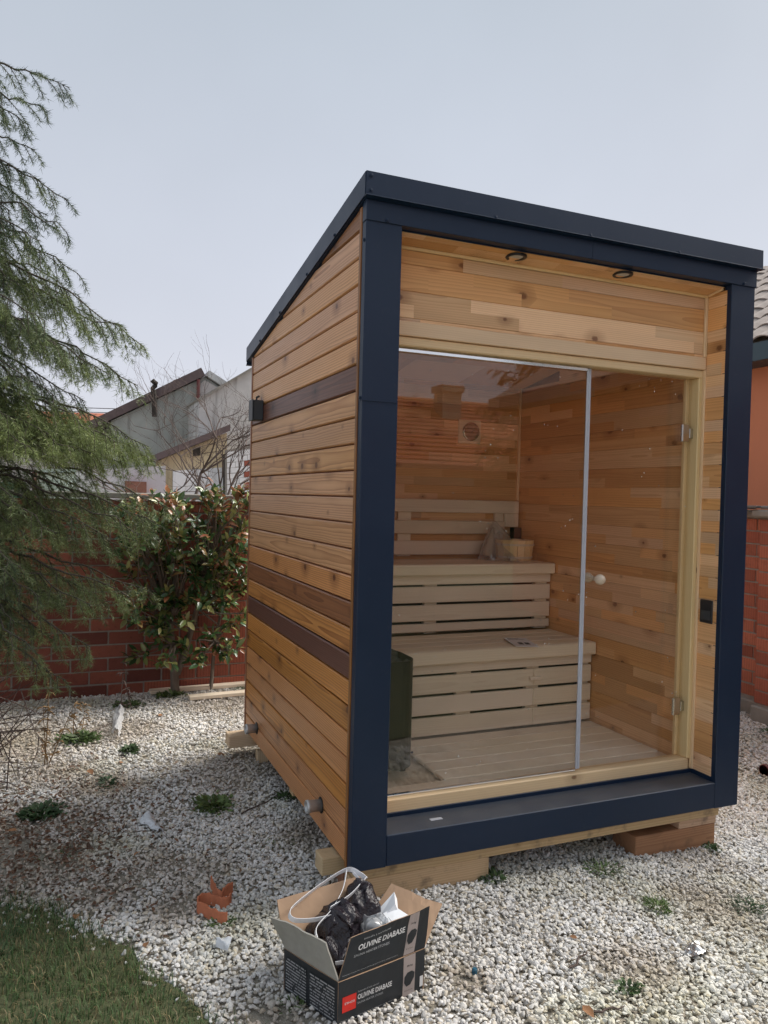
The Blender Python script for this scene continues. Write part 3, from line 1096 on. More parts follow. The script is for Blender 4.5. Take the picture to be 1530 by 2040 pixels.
for y, z in ((0.348, 0.112), (1.448, 0.098)):
    mb = MB()
    mb.lathe([(0.0235, 0.0015), (0.0235, -0.046), (0.0265, -0.050), (0.0265, -0.060), (0.0235, -0.062), (0.021, -0.062), (0.021, -0.004), (0.0, -0.004)], (0, y, z), 'X', 24)
    vp = mb.build('vent_pipe', M['zinc'], cabin, True)
    mb = MB()
    mb.lathe([(0.032, 0.0), (0.032, -0.0012), (0.0245, -0.0016), (0.0245, 0.0)], (-0.0008, y, z), 'X', 24)
    mb.build('collar', M['inner_dark'], vp)

# ---- benches
def slat_tops(b, y0, y1, n, z0, z1, x0, x1):
    w = (y1 - y0) / n
    for k in range(n):
        B('slat', b, M['aspen'], x0, x1, y0 + k * w + 0.003, y0 + (k + 1) * w - 0.003, z0, z1, 0.004, 'x')


X0 = PW + 0.006
lb = B('lower_bench', cabin, M['aspen'], X0, 1.7055, 0.829, 0.857, 0.5185, 0.5855, 0.006, 'x')
slat_tops(lb, 0.858, 1.268, 4, 0.558, 0.585, X0, 1.7050)
B('apron', lb, M['aspen'], X0, 1.704, 0.866, 0.886, 0.468, 0.517, 0.003, 'x')
for z0, z1 in ((0.366, 0.4555), (0.2625, 0.352), (0.159, 0.2485)):
    B('front_slat', lb, M['aspen'], X0, 1.3335, 0.866, 0.886, z0, z1, 0.004, 'x')
    B('front_slat', lb, M['aspen'], 1.3355, 1.7045, 0.866, 0.886, z0, z1, 0.004, 'x')
for x0, x1 in ((0.885, 0.970), (1.300, 1.3335), (1.3355, 1.378), (1.655, 1.70), (0.30, 0.385)):
    B('post', lb, M['aspen'], x0, x1, 0.8875, 0.915, 0.1515, 0.517, 0.002, 'z')
B('pull', lb, M['aspen'], 1.302, 1.370, 0.846, 0.8655, 0.400, 0.419, 0.003, 'x')
B('shade_back', lb, M['inner_dark'], X0, 1.70, 0.930, 0.934, 0.16, 0.55, 0)  # near-black sheet standing in for the shade behind the slats

ub = B('upper_bench', cabin, M['aspen'], X0, 1.7055, 1.222, 1.250, 0.916, 0.9765, 0.006, 'x')
slat_tops(ub, 1.251, 1.615, 4, 0.949, 0.9762, X0, 1.7050)
B('apron', ub, M['aspen'], X0, 1.7048, 1.268, 1.288, 0.862, 0.915, 0.003, 'x')
for z0, z1 in ((0.762, 0.850), (0.660, 0.748), (0.599, 0.645)):
    B('front_slat', ub, M['aspen'], X0, 1.7045, 1.269, 1.289, z0, z1, 0.004, 'x')
for x0, x1 in ((0.888, 0.966), (1.61, 1.695), (0.30, 0.38)):
    B('post', ub, M['aspen'], x0, x1, 1.290, 1.318, 0.587, 0.914, 0.002, 'z')
B('shade_back', ub, M['inner_dark'], X0, 1.70, 1.335, 1.339, 0.59, 0.94, 0)  # painted shade again, behind the upper bench slats

br = B('backrest', cabin, M['aspen'], X0, 1.692, 1.610, 1.632, 1.2555, 1.3345, 0.004, 'x')
B('back_slat', br, M['aspen'], X0, 1.592, 1.611, 1.633, 1.1265, 1.2065, 0.004, 'x')
B('back_slat', br, M['aspen'], X0, 1.592, 1.611, 1.633, 1.000, 1.084, 0.004, 'x')
B('end_panel', br, M['aspen'], 1.594, 1.6915, 1.6115, 1.6325, 1.172, 1.2545, 0.003, 'z')
for x0, x1 in ((0.868, 0.954), (1.530, 1.594), (0.28, 0.36)):
    B('post', br, M['aspen'], x0, x1, 1.634, 1.653, 0.99, 1.33, 0.002, 'z')
B('sensor_box', cabin, M['black'], 1.655, 1.7095, 1.600, 1.654, 1.095, 1.168, 0.003)
B('front_floor_board', cabin, M['aspen'], X0, 1.705, 0.2165, 0.340, 0.1262, 0.150, 0.004, 'x')

# ---- slatted duckboard on the floor
db = empty('duckboard', (1.12, 0.6, 0.1255), 'pale slatted duckboard on the sauna floor in front of the lower bench', 'duckboard')
for k in range(5):
    y0 = 0.3445 + k * 0.1035
    B('slat', db, M['aspen'], 0.545 + 0.002 * (k % 2), 1.7035, y0, y0 + 0.0985, 0.1355, 0.1512, 0.003, 'x')
for x0 in (0.58, 1.10, 1.62):
    B('bearer', db, M['aspen'], x0, x0 + 0.04, 0.346, 0.86, 0.1246, 0.1352, 0.001, 'y')

# ---- base timbers and packing blocks
B('base_beam', cabin, M['timber'], 0.028, 1.770, 0.030, 0.085, -0.047, -0.0005, 0.002, 'x')
B('base_beam', cabin, M['timber'], 0.03, W - 0.03, 1.62, 1.68, -0.047, -0.0005, 0.002, 'x')
B('base_beam', cabin, M['timber'], 0.03, W - 0.03, 0.85, 0.91, -0.047, -0.0005, 0.002, 'x')


def timber(name, mat, x0, x1, y0, y1, z0, z1, label, bev=0.003, grp='packing timbers under the cabin'):
    return tag(B(name, None, mat, x0, x1, y0, y1, z0, z1, bev, 'x'), label, 'timber', grp)


timber('timber_block', M['timber'], 0.02, 0.588, 0.034, 0.115, -0.150, -0.0475, 'long raw timber lying under the front left end of the cabin')
timber('timber_block', M['timber_pale'], -0.061, 0.34, 0.138, 0.222, -0.066, -0.001, 'pale timber end poking out under the front left corner of the clad wall')
timber('timber_block', M['timber_pale'], -0.104, 0.30, 1.655, 1.760, -0.066, -0.001, 'pale timber end poking out under the rear left corner of the clad wall')
timber('timber_block', M['timber_brown'], 1.322, 1.772, 0.050, 0.20, -0.205, -0.0905, 'thick brown timber on the gravel under the front right end of the cabin')
timber('timber_block', M['timber'], 1.560, 1.774, 0.048, 0.19, -0.0900, -0.0475, 'short light timber wedged on top of the thick brown one')
timber('timber_block', M['timber_brown'], 1.45, W + 0.028, 0.26, 0.36, -0.045, -0.001, 'weathered timber end showing past the front right post')
tag(B('timber_block', None, M['timber_pale'], 0.035, 0.095, 1.56, 1.61, -0.14, -0.0675, 0.002, 'z'), 'small upright timber prop in the shadow under the rear left corner', 'timber', 'packing timbers under the cabin')
timber('timber_block', M['timber_brown'], 0.02, 0.35, 0.136, 0.224, -0.150, -0.0665, 'dark timber below the pale one at the front left corner')

# ---- things inside the sauna
g = G('heater_steel', 0.22, 0.0, 0.15)
g.set(g.b.inputs['Roughness'], g.m('MULTIPLY_ADD', g.noise(g.obj(), 14, 4), 0.3, 0.25))
M['heater'] = g.col((0.008, 0.012, 0.010))
M['rock'] = plain('olivine', (0.05, 0.058, 0.055), 0.8, var=0.4, scale=60, bump=0.6)
ht = empty('sauna_heater', (0.335, 0.60, 0.125), 'dark steel sauna heater filled with stones beside the benches, behind the left post', 'heater')


def rounded(x0, x1, y0, y1, r, seg=6):
    pts = []
    for cx, cy, a0 in ((x1 - r, y0 + r, -90), (x1 - r, y1 - r, 0), (x0 + r, y1 - r, 90), (x0 + r, y0 + r, 180)):
        for k in range(seg + 1):
            a = R(a0 + 90 * k / seg)
            pts.append((cx + r * math.cos(a), cy + r * math.sin(a)))
    return pts


ro = rounded(0.16, 0.472, 0.47, 0.735, 0.075)
ri_ = rounded(0.164, 0.468, 0.474, 0.731, 0.071)
mb = MB()
n_ = len(ro)
for za, zb, ring in ((0.165, 0.633, ro),):
    mb.v += [(p[0], p[1], za) for p in ring] + [(p[0], p[1], zb) for p in ring] + [(p[0], p[1], zb) for p in ri_] + [(p[0], p[1], 0.56) for p in ri_]
    for q in range(n_):
        w_ = (q + 1) % n_
        for lv in range(3):
            mb.f.append((lv * n_ + q, lv * n_ + w_, (lv + 1) * n_ + w_, (lv + 1) * n_ + q))
    mb.f.append(tuple(range(n_ - 1, -1, -1)))
    mb.f.append(tuple(range(3 * n_, 4 * n_)))
    mb.mi = [0] * len(mb.f)
cs = mb.build('casing', M['heater'], ht)
B('front_rail', ht, M['alu'], 0.20, 0.448, 0.492, 0.498, 0.600, 0.624, 0.001, 'x')
for sx in (0.21, 0.43):
    B('foot', ht, M['heater'], sx, sx + 0.03, 0.55, 0.66, 0.1245, 0.1645, 0.002)
screw((0.45, 0.4705, 0.235), cs, 'Y', 0.004)


def rock_mesh(seed, r):
    bm = bmesh.new()
    bmesh.ops.create_icosphere(bm, subdivisions=1, radius=r)
    rr = random.Random(seed)
    for v in bm.verts:
        v.co *= rr.uniform(0.72, 1.15)
    me = bpy.data.meshes.new('stone')
    bm.to_mesh(me)
    bm.free()
    return me


rm = [rock_mesh(k, 0.034) for k in range(4)]
for k in range(34):
    x, y = 0.20 + 0.052 * (k % 6) + random.uniform(-.012, .012), 0.515 + 0.045 * (k // 6 % 5) + random.uniform(-.01, .01)
    o = link('stone', rm[k % 4], M['rock'], ht, T(min(x, 0.436), min(y, 0.70), 0.578 + random.uniform(0, 0.025) + (0.012 if k > 28 else 0)) @ Matrix.Rotation(k * 1.3, 4, 'Z'))

th = empty('sauna_thermometer', (1.34, YB, 1.755), 'square wooden thermometer with round dial hanging on the rear sauna wall', 'thermometer')
B('plate', th, M['aspen'], 1.263, 1.419, YB - 0.014, YB - 0.0005, 1.683, 1.829, 0.004, 'x')
mb = MB()
mb.lathe([(0.056, 0.0), (0.056, -0.012), (0.051, -0.015), (0.049, -0.011), (0.0, -0.011)], (1.345, YB - 0.0145, 1.757), 'Y', 32)
dial = mb.build('dial', plain('dial_brass', (0.42, 0.40, 0.33), 0.25, 0.8, var=0.1), th)
mb = MB()
mb.prism([(1.345 - 0.002, YB - 0.027, 1.757 - 0.01), (1.345 + 0.002, YB - 0.027, 1.757 - 0.01), (1.375, YB - 0.027, 1.788)], (0, 0.0008, 0))
mb.build('needle', M['black'], dial)

bk = empty('sauna_bucket', (1.560, 1.445, 0.977), 'round pale wooden sauna bucket on the upper bench, half covered by clear plastic', 'bucket')
for k in range(16):
    a0, a1 = 2 * math.pi * k / 16 + 0.012, 2 * math.pi * (k + 1) / 16 - 0.012
    mb = MB()
    ra, rb, t = 0.105, 0.118, 0.009
    mb.v = [(1.56 + r_ * math.cos(a), 1.445 + r_ * math.sin(a), z) for z, r_ in ((0.978, ra), (1.102, rb)) for r_, a in ((r_, a0), (r_, a1), (r_ - t, a1), (r_ - t, a0))]
    mb.f = [(0, 1, 2, 3), (4, 7, 6, 5), (0, 4, 5, 1), (1, 5, 6, 2), (2, 6, 7, 3), (3, 7, 4, 0)]
    mb.mi = [0] * 6
    mb.build('stave', M['trim'], bk)
for z, r_ in ((1.000, 0.1085), (1.075, 0.1165)):
    mb = MB()
    mb.lathe([(r_, -0.006), (r_ + 0.003, -0.006), (r_ + 0.003, 0.006), (r_, 0.006)], (1.56, 1.445, z), 'Z', 24)
    mb.build('hoop', M['birch'], bk)
mb = MB()
mb.lathe([(0.0, 0.0), (0.099, 0.0), (0.099, 0.006), (0.0, 0.006)], (1.56, 1.445, 0.982), 'Z', 20)
mb.build('bottom', M['trim'], bk)


def film(name, rough=0.12, f0=0.10, cloud=0.16, tint=(0.93, 0.94, 0.95)):
    g = G(name)
    nt = g.nt
    nt.nodes.remove(g.b)
    lw = g.n('LayerWeight', {'Blend': 0.5})
    tr = nt.nodes.new('ShaderNodeBsdfTransparent')
    tr.inputs[0].default_value = (*tint, 1)
    gl = nt.nodes.new('ShaderNodeBsdfGlossy')
    gl.inputs['Roughness'].default_value = rough
    df = nt.nodes.new('ShaderNodeBsdfDiffuse')
    df.inputs[0].default_value = (0.8, 0.82, 0.84, 1)
    m1 = nt.nodes.new('ShaderNodeMixShader')
    m2 = nt.nodes.new('ShaderNodeMixShader')
    g.set(m1.inputs[0], g.m('MULTIPLY_ADD', g.m('POWER', lw.outputs['Facing'], 3.0), 0.6, f0))
    m2.inputs[0].default_value = cloud
    nt.links.new(tr.outputs[0], m1.inputs[1])
    nt.links.new(gl.outputs[0], m1.inputs[2])
    nt.links.new(m1.outputs[0], m2.inputs[1])
    nt.links.new(df.outputs[0], m2.inputs[2])
    nt.links.new(m2.outputs[0], nt.nodes['Material Output'].inputs[0])
    return g.mat


M['film'] = film('clear_film')


def crumple(name, fn, nu, nv, mat, amp, freq, seed, wrap=False, **tags):
    """crumpled sheet from a parametric surface fn(s, t) -> point"""
    V, F = [], []
    for i in range(nu + 1):
        for j in range(nv + 1):
            p = Vector(fn(i / nu, j / nv))
            q = p * freq
            d = Vector((float(fbm(q.x + 3, q.y + q.z * 0.7, seed)), float(fbm(q.y + 9, q.z + q.x * 0.6, seed + 5)), float(fbm(q.z + 5, q.x + q.y * 0.8, seed + 9)))) - Vector((0.5, 0.5, 0.5))
            d = Vector([math.copysign(abs(c_) ** 0.7, c_) for c_ in d])
            V.append(tuple(p + d * amp))
    for i in range(nu):
        for j in range(nv):
            a = i * (nv + 1) + j
            F.append((a, a + 1, a + nv + 2, a + nv + 1))
    me = bpy.data.meshes.new(name)
    me.from_pydata(V, [], F)
    me.polygons.foreach_set('use_smooth', [True] * len(F))
    o = link(name, me, mat)
    return tag(o, **tags)


def bag_fn(s, t):
    a = s * 2 * math.pi
    r_ = 0.13 * (1 - t) ** 0.85 + 0.010
    sw_ = 1 + 0.07 * math.sin(a * 9) + 0.05 * math.sin(a * 17 + 1)
    return (1.475 - 0.02 * t + r_ * sw_ * math.cos(a), 1.45 + 0.05 * t + 0.8 * r_ * sw_ * math.sin(a), 0.983 + 0.225 * t)


crumple('plastic_bag', bag_fn, 90, 24, M['film'], 0.016, 30, 3, label='clear crumpled plastic bag drawn over the bucket on the upper bench', cat='bag')
mb = MB()
mb.tube([(1.40, 1.50, 1.00), (1.44, 1.52, 1.10), (1.455, 1.53, 1.17)], [0.035, 0.02, 0.012], 10)
tag(mb.build('wooden_ladle', M['birch'], None, True), 'wooden sauna ladle standing inside the clear plastic bag', 'ladle')
mb = MB()
lf = [(1.246, 1.039), (1.384, 1.025), (1.312, 0.793), (1.183, 0.812)]
mb.prism([(x, y, 0.5860 + (0.006 if k in (0, 3) else 0.0)) for k, (x, y) in enumerate(lf)], (0, 0, 0.0016))
leaf_ = mb.build('leaflet', plain('printed_paper', (0.80, 0.80, 0.86), 0.6, var=0.06))
tag(leaf_, 'small white printed leaflet lying on the lower bench', 'leaflet')
M['ink'] = plain('dark_ink', (0.06, 0.06, 0.08), 0.6)


def lerp4(c, s, t):
    a = Vector(c[0]) * (1 - s) + Vector(c[1]) * s
    b = Vector(c[3]) * (1 - s) + Vector(c[2]) * s
    return a * (1 - t) + b * t


lc = [(*lf[0], 0.5945), (*lf[1], 0.5884), (*lf[2], 0.5884), (*lf[3], 0.5945)]
for s0, s1, t0, t1 in ((0.30, 0.50, 0.55, 0.78), (0.58, 0.78, 0.55, 0.78), (0.1, 0.6, 0.1, 0.14), (0.1, 0.8, 0.2, 0.23)):
    mb = MB()
    mb.quad(lerp4(lc, s0, t0), lerp4(lc, s1, t0), lerp4(lc, s1, t1), lerp4(lc, s0, t1))
    mb.build('print', M['ink'], leaf_, fix=False)
# ================================================================== WALLS, HOUSES BEYOND
def brick_mat(name, a, b, groove=0.0, sat=1.0):
    g = G(name, 0.85)
    rn = g.rnd()
    o = g.obj()
    x, y, z = g.sep(o)
    c = g.mix(rn, a, b)
    hv = g.n('TexWhiteNoise', {'W': rn}, noise_dimensions='1D').outputs[0]
    c = g.mix(g.m('MULTIPLY', g.ss(hv, 0.6, 1.0), 0.6), c, tuple(0.5 * v for v in a))
    nz = g.noise(g.vm('ADD', o, g.xyz(g.m('MULTIPLY', rn, 31.0), 0, 0)), 22, 5, 0.6)
    c = g.mix(g.m('MULTIPLY', g.ss(nz, 0.5, 0.8), 0.55), c, tuple(0.45 * v for v in a))
    c = g.mix(g.m('MULTIPLY', g.ss(g.noise(o, 70, 4), 0.6, 0.75), 0.35), c, (0.38, 0.30, 0.25))
    h = nz
    if groove:
        w = g.m('SINE', g.m('MULTIPLY', x, 2 * math.pi / 0.021))
        gr = g.ss(w, 0.72, 0.95)
        c = g.mix(g.m('MULTIPLY', gr, groove), c, tuple(0.3 * v for v in a))
        h = g.m('SUBTRACT', nz, g.m('MULTIPLY', gr, 1.5))
    g.bump(h, 0.5, 0.004)
    return g.col(c)


M['brick_l'] = brick_mat('dark_red_brick', (0.17, 0.047, 0.033), (0.26, 0.078, 0.05))
M['brick_r'] = brick_mat('grooved_red_brick', (0.24, 0.063, 0.038), (0.36, 0.105, 0.06), 0.55)
M['brick_s'] = brick_mat('orange_red_brick', (0.34, 0.10, 0.06), (0.50, 0.17, 0.10), 0.4)
M['mortar'] = plain('mortar', (0.27, 0.25, 0.225), 0.95, var=0.35, scale=25, bump=0.6)
M['concrete'] = plain('concrete', (0.26, 0.25, 0.225), 0.95, var=0.4, scale=9, bump=0.5)

CH, BL = 0.0945, 0.2475


def brick_me(l, d, h, mat):
    me, _ = box_mesh(l, d, h, 0.004)
    me.materials.append(mat)
    return me


wall = link('brick_wall', None, None, None, T(-0.2, 3.3, -0.13))
bpy.data.objects.remove(wall)
mb = MB()
mb.box(-2.9, 2.6, 3.243, 3.36, -0.3, 1.27)
wall = tag(mb.build('brick_wall', M['mortar']), 'low dark red brick wall behind the bush, left of the sauna', 'wall')
bl, brr = brick_me(BL - 0.011, 0.06, CH - 0.0105, M['brick_l']), brick_me(BL - 0.011, 0.06, CH - 0.0105, M['brick_r'])
for rw in range(15):
    z = -0.135 + rw * CH
    xo = -2.88 + (BL / 2 if rw % 2 else 0)
    k = 0
    while xo + BL < 2.59:
        right_part = xo > -0.42
        jit = random.uniform(-0.003, 0.003)
        link('brick', brr if right_part else bl, None, wall, T(xo, 3.2365 + jit, z + random.uniform(-.0015, .0015)) @ Matrix.Rotation(random.uniform(-.006, .006), 4, 'Z'))
        xo += BL
B('coping', wall, M['concrete'], -2.92, 2.62, 3.215, 3.385, 1.285, 1.325, 0.006, 'x')

mb = MB()
mb.box(3.757, 3.90, -1.6, 5.2, -0.4, 1.255)
mb.box(3.637, 3.93, 1.107, 1.478, -0.4, 1.2551)
wall2 = tag(mb.build('brick_wall', M['mortar']), 'orange-red brick wall with a pier, seen past the right edge of the sauna', 'wall')
bs = brick_me(BL - 0.011, 0.06, CH - 0.0105, M['brick_s'])
bs2 = brick_me(0.119, 0.06, CH - 0.0105, M['brick_s'])
RZ = Matrix.Rotation(-math.pi / 2, 4, 'Z')
for rw in range(14):
    z = -0.065 + rw * CH
    yo = 1.49 + (BL / 2 if rw % 2 else 0)
    if rw % 2:
        link('brick', bs2, None, wall2, T(3.752, 1.49 + 0.119, z) @ RZ)
    while yo + BL < 3.4:
        link('brick', bs, None, wall2, T(3.752 + random.uniform(-.003, .003), yo + BL - 0.011, z) @ RZ)
        yo += BL
    # pier: face to the yard and near side
    p0 = 1.102
    if rw % 2:
        link('brick', bs, None, wall2, T(3.630, 1.4835, z) @ RZ)
        link('brick', bs2, None, wall2, T(3.631, 1.484 - BL, z) @ RZ)
    else:
        link('brick', bs2, None, wall2, T(3.630, 1.4835, z) @ RZ)
        link('brick', bs, None, wall2, T(3.631, 1.4835 - 0.130, z) @ RZ)
    link('brick', bs, None, wall2, T(3.66, 1.098, z))
    link('brick', bs2, None, wall2, T(3.66, 1.4265, z + 0.001))
B('footing', wall2, M['concrete'], 3.61, 3.95, 1.06, 1.50, -0.4, -0.085, 0.01, 'y')
B('footing', wall2, M['concrete'], 3.72, 3.94, 1.502, 5.2, -0.4, -0.088, 0.01, 'y')
cp = B('coping', wall2, M['concrete'], 3.58, 3.97, 1.06, 1.52, 1.262, 1.318, 0.012, 'y')
B('coping', wall2, M['concrete'], 3.70, 3.96, 1.522, 5.2, 1.258, 1.312, 0.012, 'y')
M['slate'] = plain('old_tile', (0.14, 0.14, 0.135), 0.85, var=0.4, scale=30)
for k in range(9):
    o = B('coping_tile', wall2, M['slate'], 3.56 + 0.03 * (k % 2), 3.80, 1.06 + 0.2 * k, 1.25 + 0.2 * k, 1.320 + 0.004 * (k % 3), 1.338 + 0.004 * (k % 3), 0.004, 'y')


# ---- orange house on the right
def plaster(name, c, var=0.18, streak=0.25, scale=3.0, dirt=(0.12, 0.11, 0.10)):
    g = G(name, 0.9)
    o = g.obj()
    x, y, z = g.sep(o)
    n1 = g.noise(o, scale, 6, 0.6)
    k = g.m('MULTIPLY_ADD', n1, 2 * var, 1 - var)
    c2 = g.vm('MULTIPLY', c, g.xyz(k, k, k))
    st = g.noise(g.xyz(g.m('MULTIPLY', x, 6.0), g.m('MULTIPLY', y, 6.0), g.m('MULTIPLY', z, 0.7)), 1.0, 5, 0.65)
    c2 = g.mix(g.m('MULTIPLY', g.ss(st, 0.5, 0.75), streak), c2, dirt)
    g.bump(g.noise(o, 60, 4), 0.3, 0.005)
    return g.col(c2)


M['orange'] = plaster('orange_render', (0.66, 0.235, 0.12), 0.05, 0.05)
M['tile_grey'] = plain('weathered_roof_tile', (0.33, 0.28, 0.25), 0.9, var=0.5, scale=14, bump=0.3)
M['tile_red'] = plain('red_roof_tile', (0.31, 0.085, 0.042), 0.85, var=0.4, scale=5, bump=0.3)
M['tile_brown'] = plain('brown_roof_edge', (0.12, 0.088, 0.088), 0.9, var=0.4, scale=8)
M['fascia'] = plain('blue_grey_fascia', (0.035, 0.065, 0.085), 0.5, var=0.1)
house = empty('orange_house', (6.8, -0.5, -0.2), 'orange rendered house with grey tiled roof beyond the right wall', 'house')
mb = MB()
mb.prism([(5.0, -6.5, -0.3), (7.6, -6.5, -0.3), (10.2, -6.5, -0.3), (10.2, -6.5, 2.66), (7.6, -6.5, 4.28), (5.0, -6.5, 2.66)], (0, 12.0, 0))
mb.build('wall', M['orange'], house)
mb = MB()
for s_ in (1, -1):
    x0, x1 = (4.72, 7.6) if s_ == 1 else (10.48, 7.6)
    mb.prism([(x0, -6.8, 2.70), (x1, -6.8, 4.44), (x1, -6.8, 4.53), (x0, -6.8, 2.79)], (0, 12.6, 0))
rf = mb.build('roof', M['tile_grey'], house)
B('fascia', rf, M['fascia'], 4.69, 4.718, -6.8, 5.8, 2.635, 2.800, 0.003, 'y')
B('soffit', rf, M['fascia'], 4.72, 4.998, -6.8, 5.8, 2.635, 2.660, 0.0, 'y')
sl_ = math.atan2(4.53 - 2.79, 7.6 - 4.72)
bm = bmesh.new()
nn = 7
prof = [(0.22 * k / (nn - 1), 0.035 * math.sin(math.pi * k / (nn - 1)) if k < nn - 1 else 0.0) for k in range(nn)]
for zz_, dz in ((0.0, 0.02), (0.40, 0.0)):
    for (a_, h_) in prof:
        bm.verts.new((zz_, a_, h_ + dz + 0.012))
    for (a_, h_) in prof:
        bm.verts.new((zz_, a_, h_ + dz))
bm.verts.ensure_lookup_table()
vs = list(bm.verts)
n2 = nn
for k in range(nn - 1):
    bm.faces.new((vs[k], vs[k + 1], vs[2 * n2 + k + 1], vs[2 * n2 + k]))
    bm.faces.new((vs[n2 + k + 1], vs[n2 + k], vs[3 * n2 + k], vs[3 * n2 + k + 1]))
    bm.faces.new((vs[k + 1], vs[k], vs[n2 + k], vs[n2 + k + 1]))
bm.faces.new((vs[0], vs[2 * n2], vs[3 * n2], vs[n2]))
bm.faces.new((vs[n2 - 1], vs[2 * n2 - 1], vs[4 * n2 - 1], vs[3 * n2 - 1]))
bmesh.ops.recalc_face_normals(bm, faces=list(bm.faces))
tile_me = bpy.data.meshes.new('roof_tile')
bm.to_mesh(tile_me)
bm.free()
tile_me.materials.append(M['tile_grey'])
for rw in range(9):
    for k in range(19):
        d = rw * 0.345
        link('roof_tile', tile_me, None, rf, T(4.70 + d * math.cos(sl_), 1.7 + k * 0.215 + random.uniform(-.006, .006), 2.795 + d * math.sin(sl_)) @ Matrix.Rotation(-sl_, 4, 'Y') @ Matrix.Rotation(random.uniform(-.02, .02), 4, 'Z'))

# ---- gabled house beyond the wall, grey wall, lean-to
M['green_plaster'] = plaster('greenish_render', (0.36, 0.375, 0.355), 0.28, 0.8)
M['pink_plaster'] = plaster('pinkish_render', (0.60, 0.55, 0.535), 0.1, 0.25)
M['grey_plaster'] = plaster('grey_render', (0.50, 0.50, 0.50), 0.28, 0.75)
M['yellow_plaster'] = plaster('yellow_render', (0.55, 0.45, 0.29), 0.2, 0.4)
M['white_plaster'] = plaster('white_render', (0.70, 0.72, 0.75), 0.15, 0.45)
M['lilac_plaster'] = plaster('lilac_render', (0.50, 0.48, 0.53), 0.15, 0.4)
M['mint_plaster'] = plaster('mint_render', (0.55, 0.66, 0.58), 0.12, 0.35)
M['old_brick'] = plain('old_brick', (0.22, 0.10, 0.075), 0.9, var=0.5, scale=9, bump=0.6)
M['rust'] = plain('dark_red_paint', (0.13, 0.03, 0.03), 0.6, var=0.3)


def V3(p):
    return (p[0], p[1], p[2])


def slab(pts_px, Y, depth):
    return [V3(at(u, v, Y)) for u, v in pts_px], (0, depth, 0)


gh = empty('gabled_house', V3(at(400, 1010, 14)), 'greenish grey gabled house with brown roof edge behind the bare tree', 'house')
eL, rg = at(222, 838, 14), at(408, 751, 14)
eR = Vector((2 * rg.x - eL.x, 14, eL.z))
mb = MB()
mb.prism([(eL.x, 14, -0.3), (eR.x, 14, -0.3), V3(eR), V3(rg), V3(eL)], (0, 9, 0))
mb.build('wall', M['green_plaster'], gh)
mb = MB()
dn = Vector((rg.x - eL.x, 0, rg.z - eL.z)).normalized()
up_ = Vector((-dn.z, 0, dn.x))
ea = eL - dn * 0.45
mb.prism([V3(ea + up_ * 0.02 + Vector((0, -.12, 0))), V3(rg + up_ * 0.02 + Vector((0, -.12, 0))), V3(rg + up_ * 0.20 + Vector((0, -.12, 0))), V3(ea + up_ * 0.17 + Vector((0, -.12, 0)))], (0, 9.3, 0))
rf2 = mb.build('roof', M['tile_brown'], gh)
dn2 = Vector((-dn.x, 0, dn.z))
up2 = Vector((-up_.x, 0, up_.z))
eb = eR - Vector((-dn.x, 0, dn.z)) * 0.45
mb = MB()
mb.prism([V3(eb + up2 * 0.02 + Vector((0, -.12, 0))), V3(rg + up2 * 0.02 + Vector((0, -.12, 0))), V3(rg + up2 * 0.15 + Vector((0, -.12, 0))), V3(eb + up2 * 0.15 + Vector((0, -.12, 0)))], (0, 9.3, 0))
mb.build('roof', M['grey_plaster'], gh)
mb = MB()
mb.prism([V3(at(396, 775, 13.96)), V3(at(400, 764, 13.96)), V3(at(408, 757, 13.96)), V3(at(452, 782, 13.96)), V3(at(452, 880, 13.96)), V3(at(396, 880, 13.96))], (0, 0.038, 0))
mb.build('gable_panel', M['pink_plaster'], gh)
mb = MB()
mb.prism([V3(at(u, v, 15.2)) for u, v in ((342, 800), (342, 768), (345, 758), (352, 755), (360, 757), (372, 758), (386, 756), (394, 758), (396, 775), (396, 800))], (0, 0.5, 0))
mb.build('chimney', M['old_brick'], rf2)
mb = MB()
mb.tube([V3(at(395, 756, 13.9)), V3(at(394, 858, 13.9))], 0.035, 8)
mb.build('drainpipe', M['rust'], gh)
mb = MB()
mb.tube([V3(at(308, 830, 13.8)), V3(at(307, 790, 13.8)), V3(at(306, 777, 13.8))], 0.055, 8)
fp = mb.build('flue_pipe', M['inner_dark'], gh)
mb = MB()
mb.tube([V3(at(u, v, 13.8)) for u, v in ((305, 781), (304, 774), (309, 769), (310, 763), (306, 760), (303, 763))], [0.05, 0.05, 0.05, 0.055, 0.06, 0.05], 8)
mb.build('cowl', M['inner_dark'], fp)

gw = empty('grey_building', V3(at(470, 1010, 12.6)), 'blank grey rendered wall rising behind the sauna roof corner', 'building')
mb = MB()
p_, o_ = slab([(396, 796), (500, 736), (640, 655), (640, 1030), (396, 1030)], 12.6, 3.0)
mb.prism(p_, o_)
mb.build('wall', M['grey_plaster'], gw)
mb = MB()
p_, o_ = slab([(394, 794), (501, 732), (640, 651), (640, 655), (500, 736), (396, 797)], 12.5, 3.2)
mb.prism(p_, o_)
mb.build('wall_cap', M['concrete'], gw)

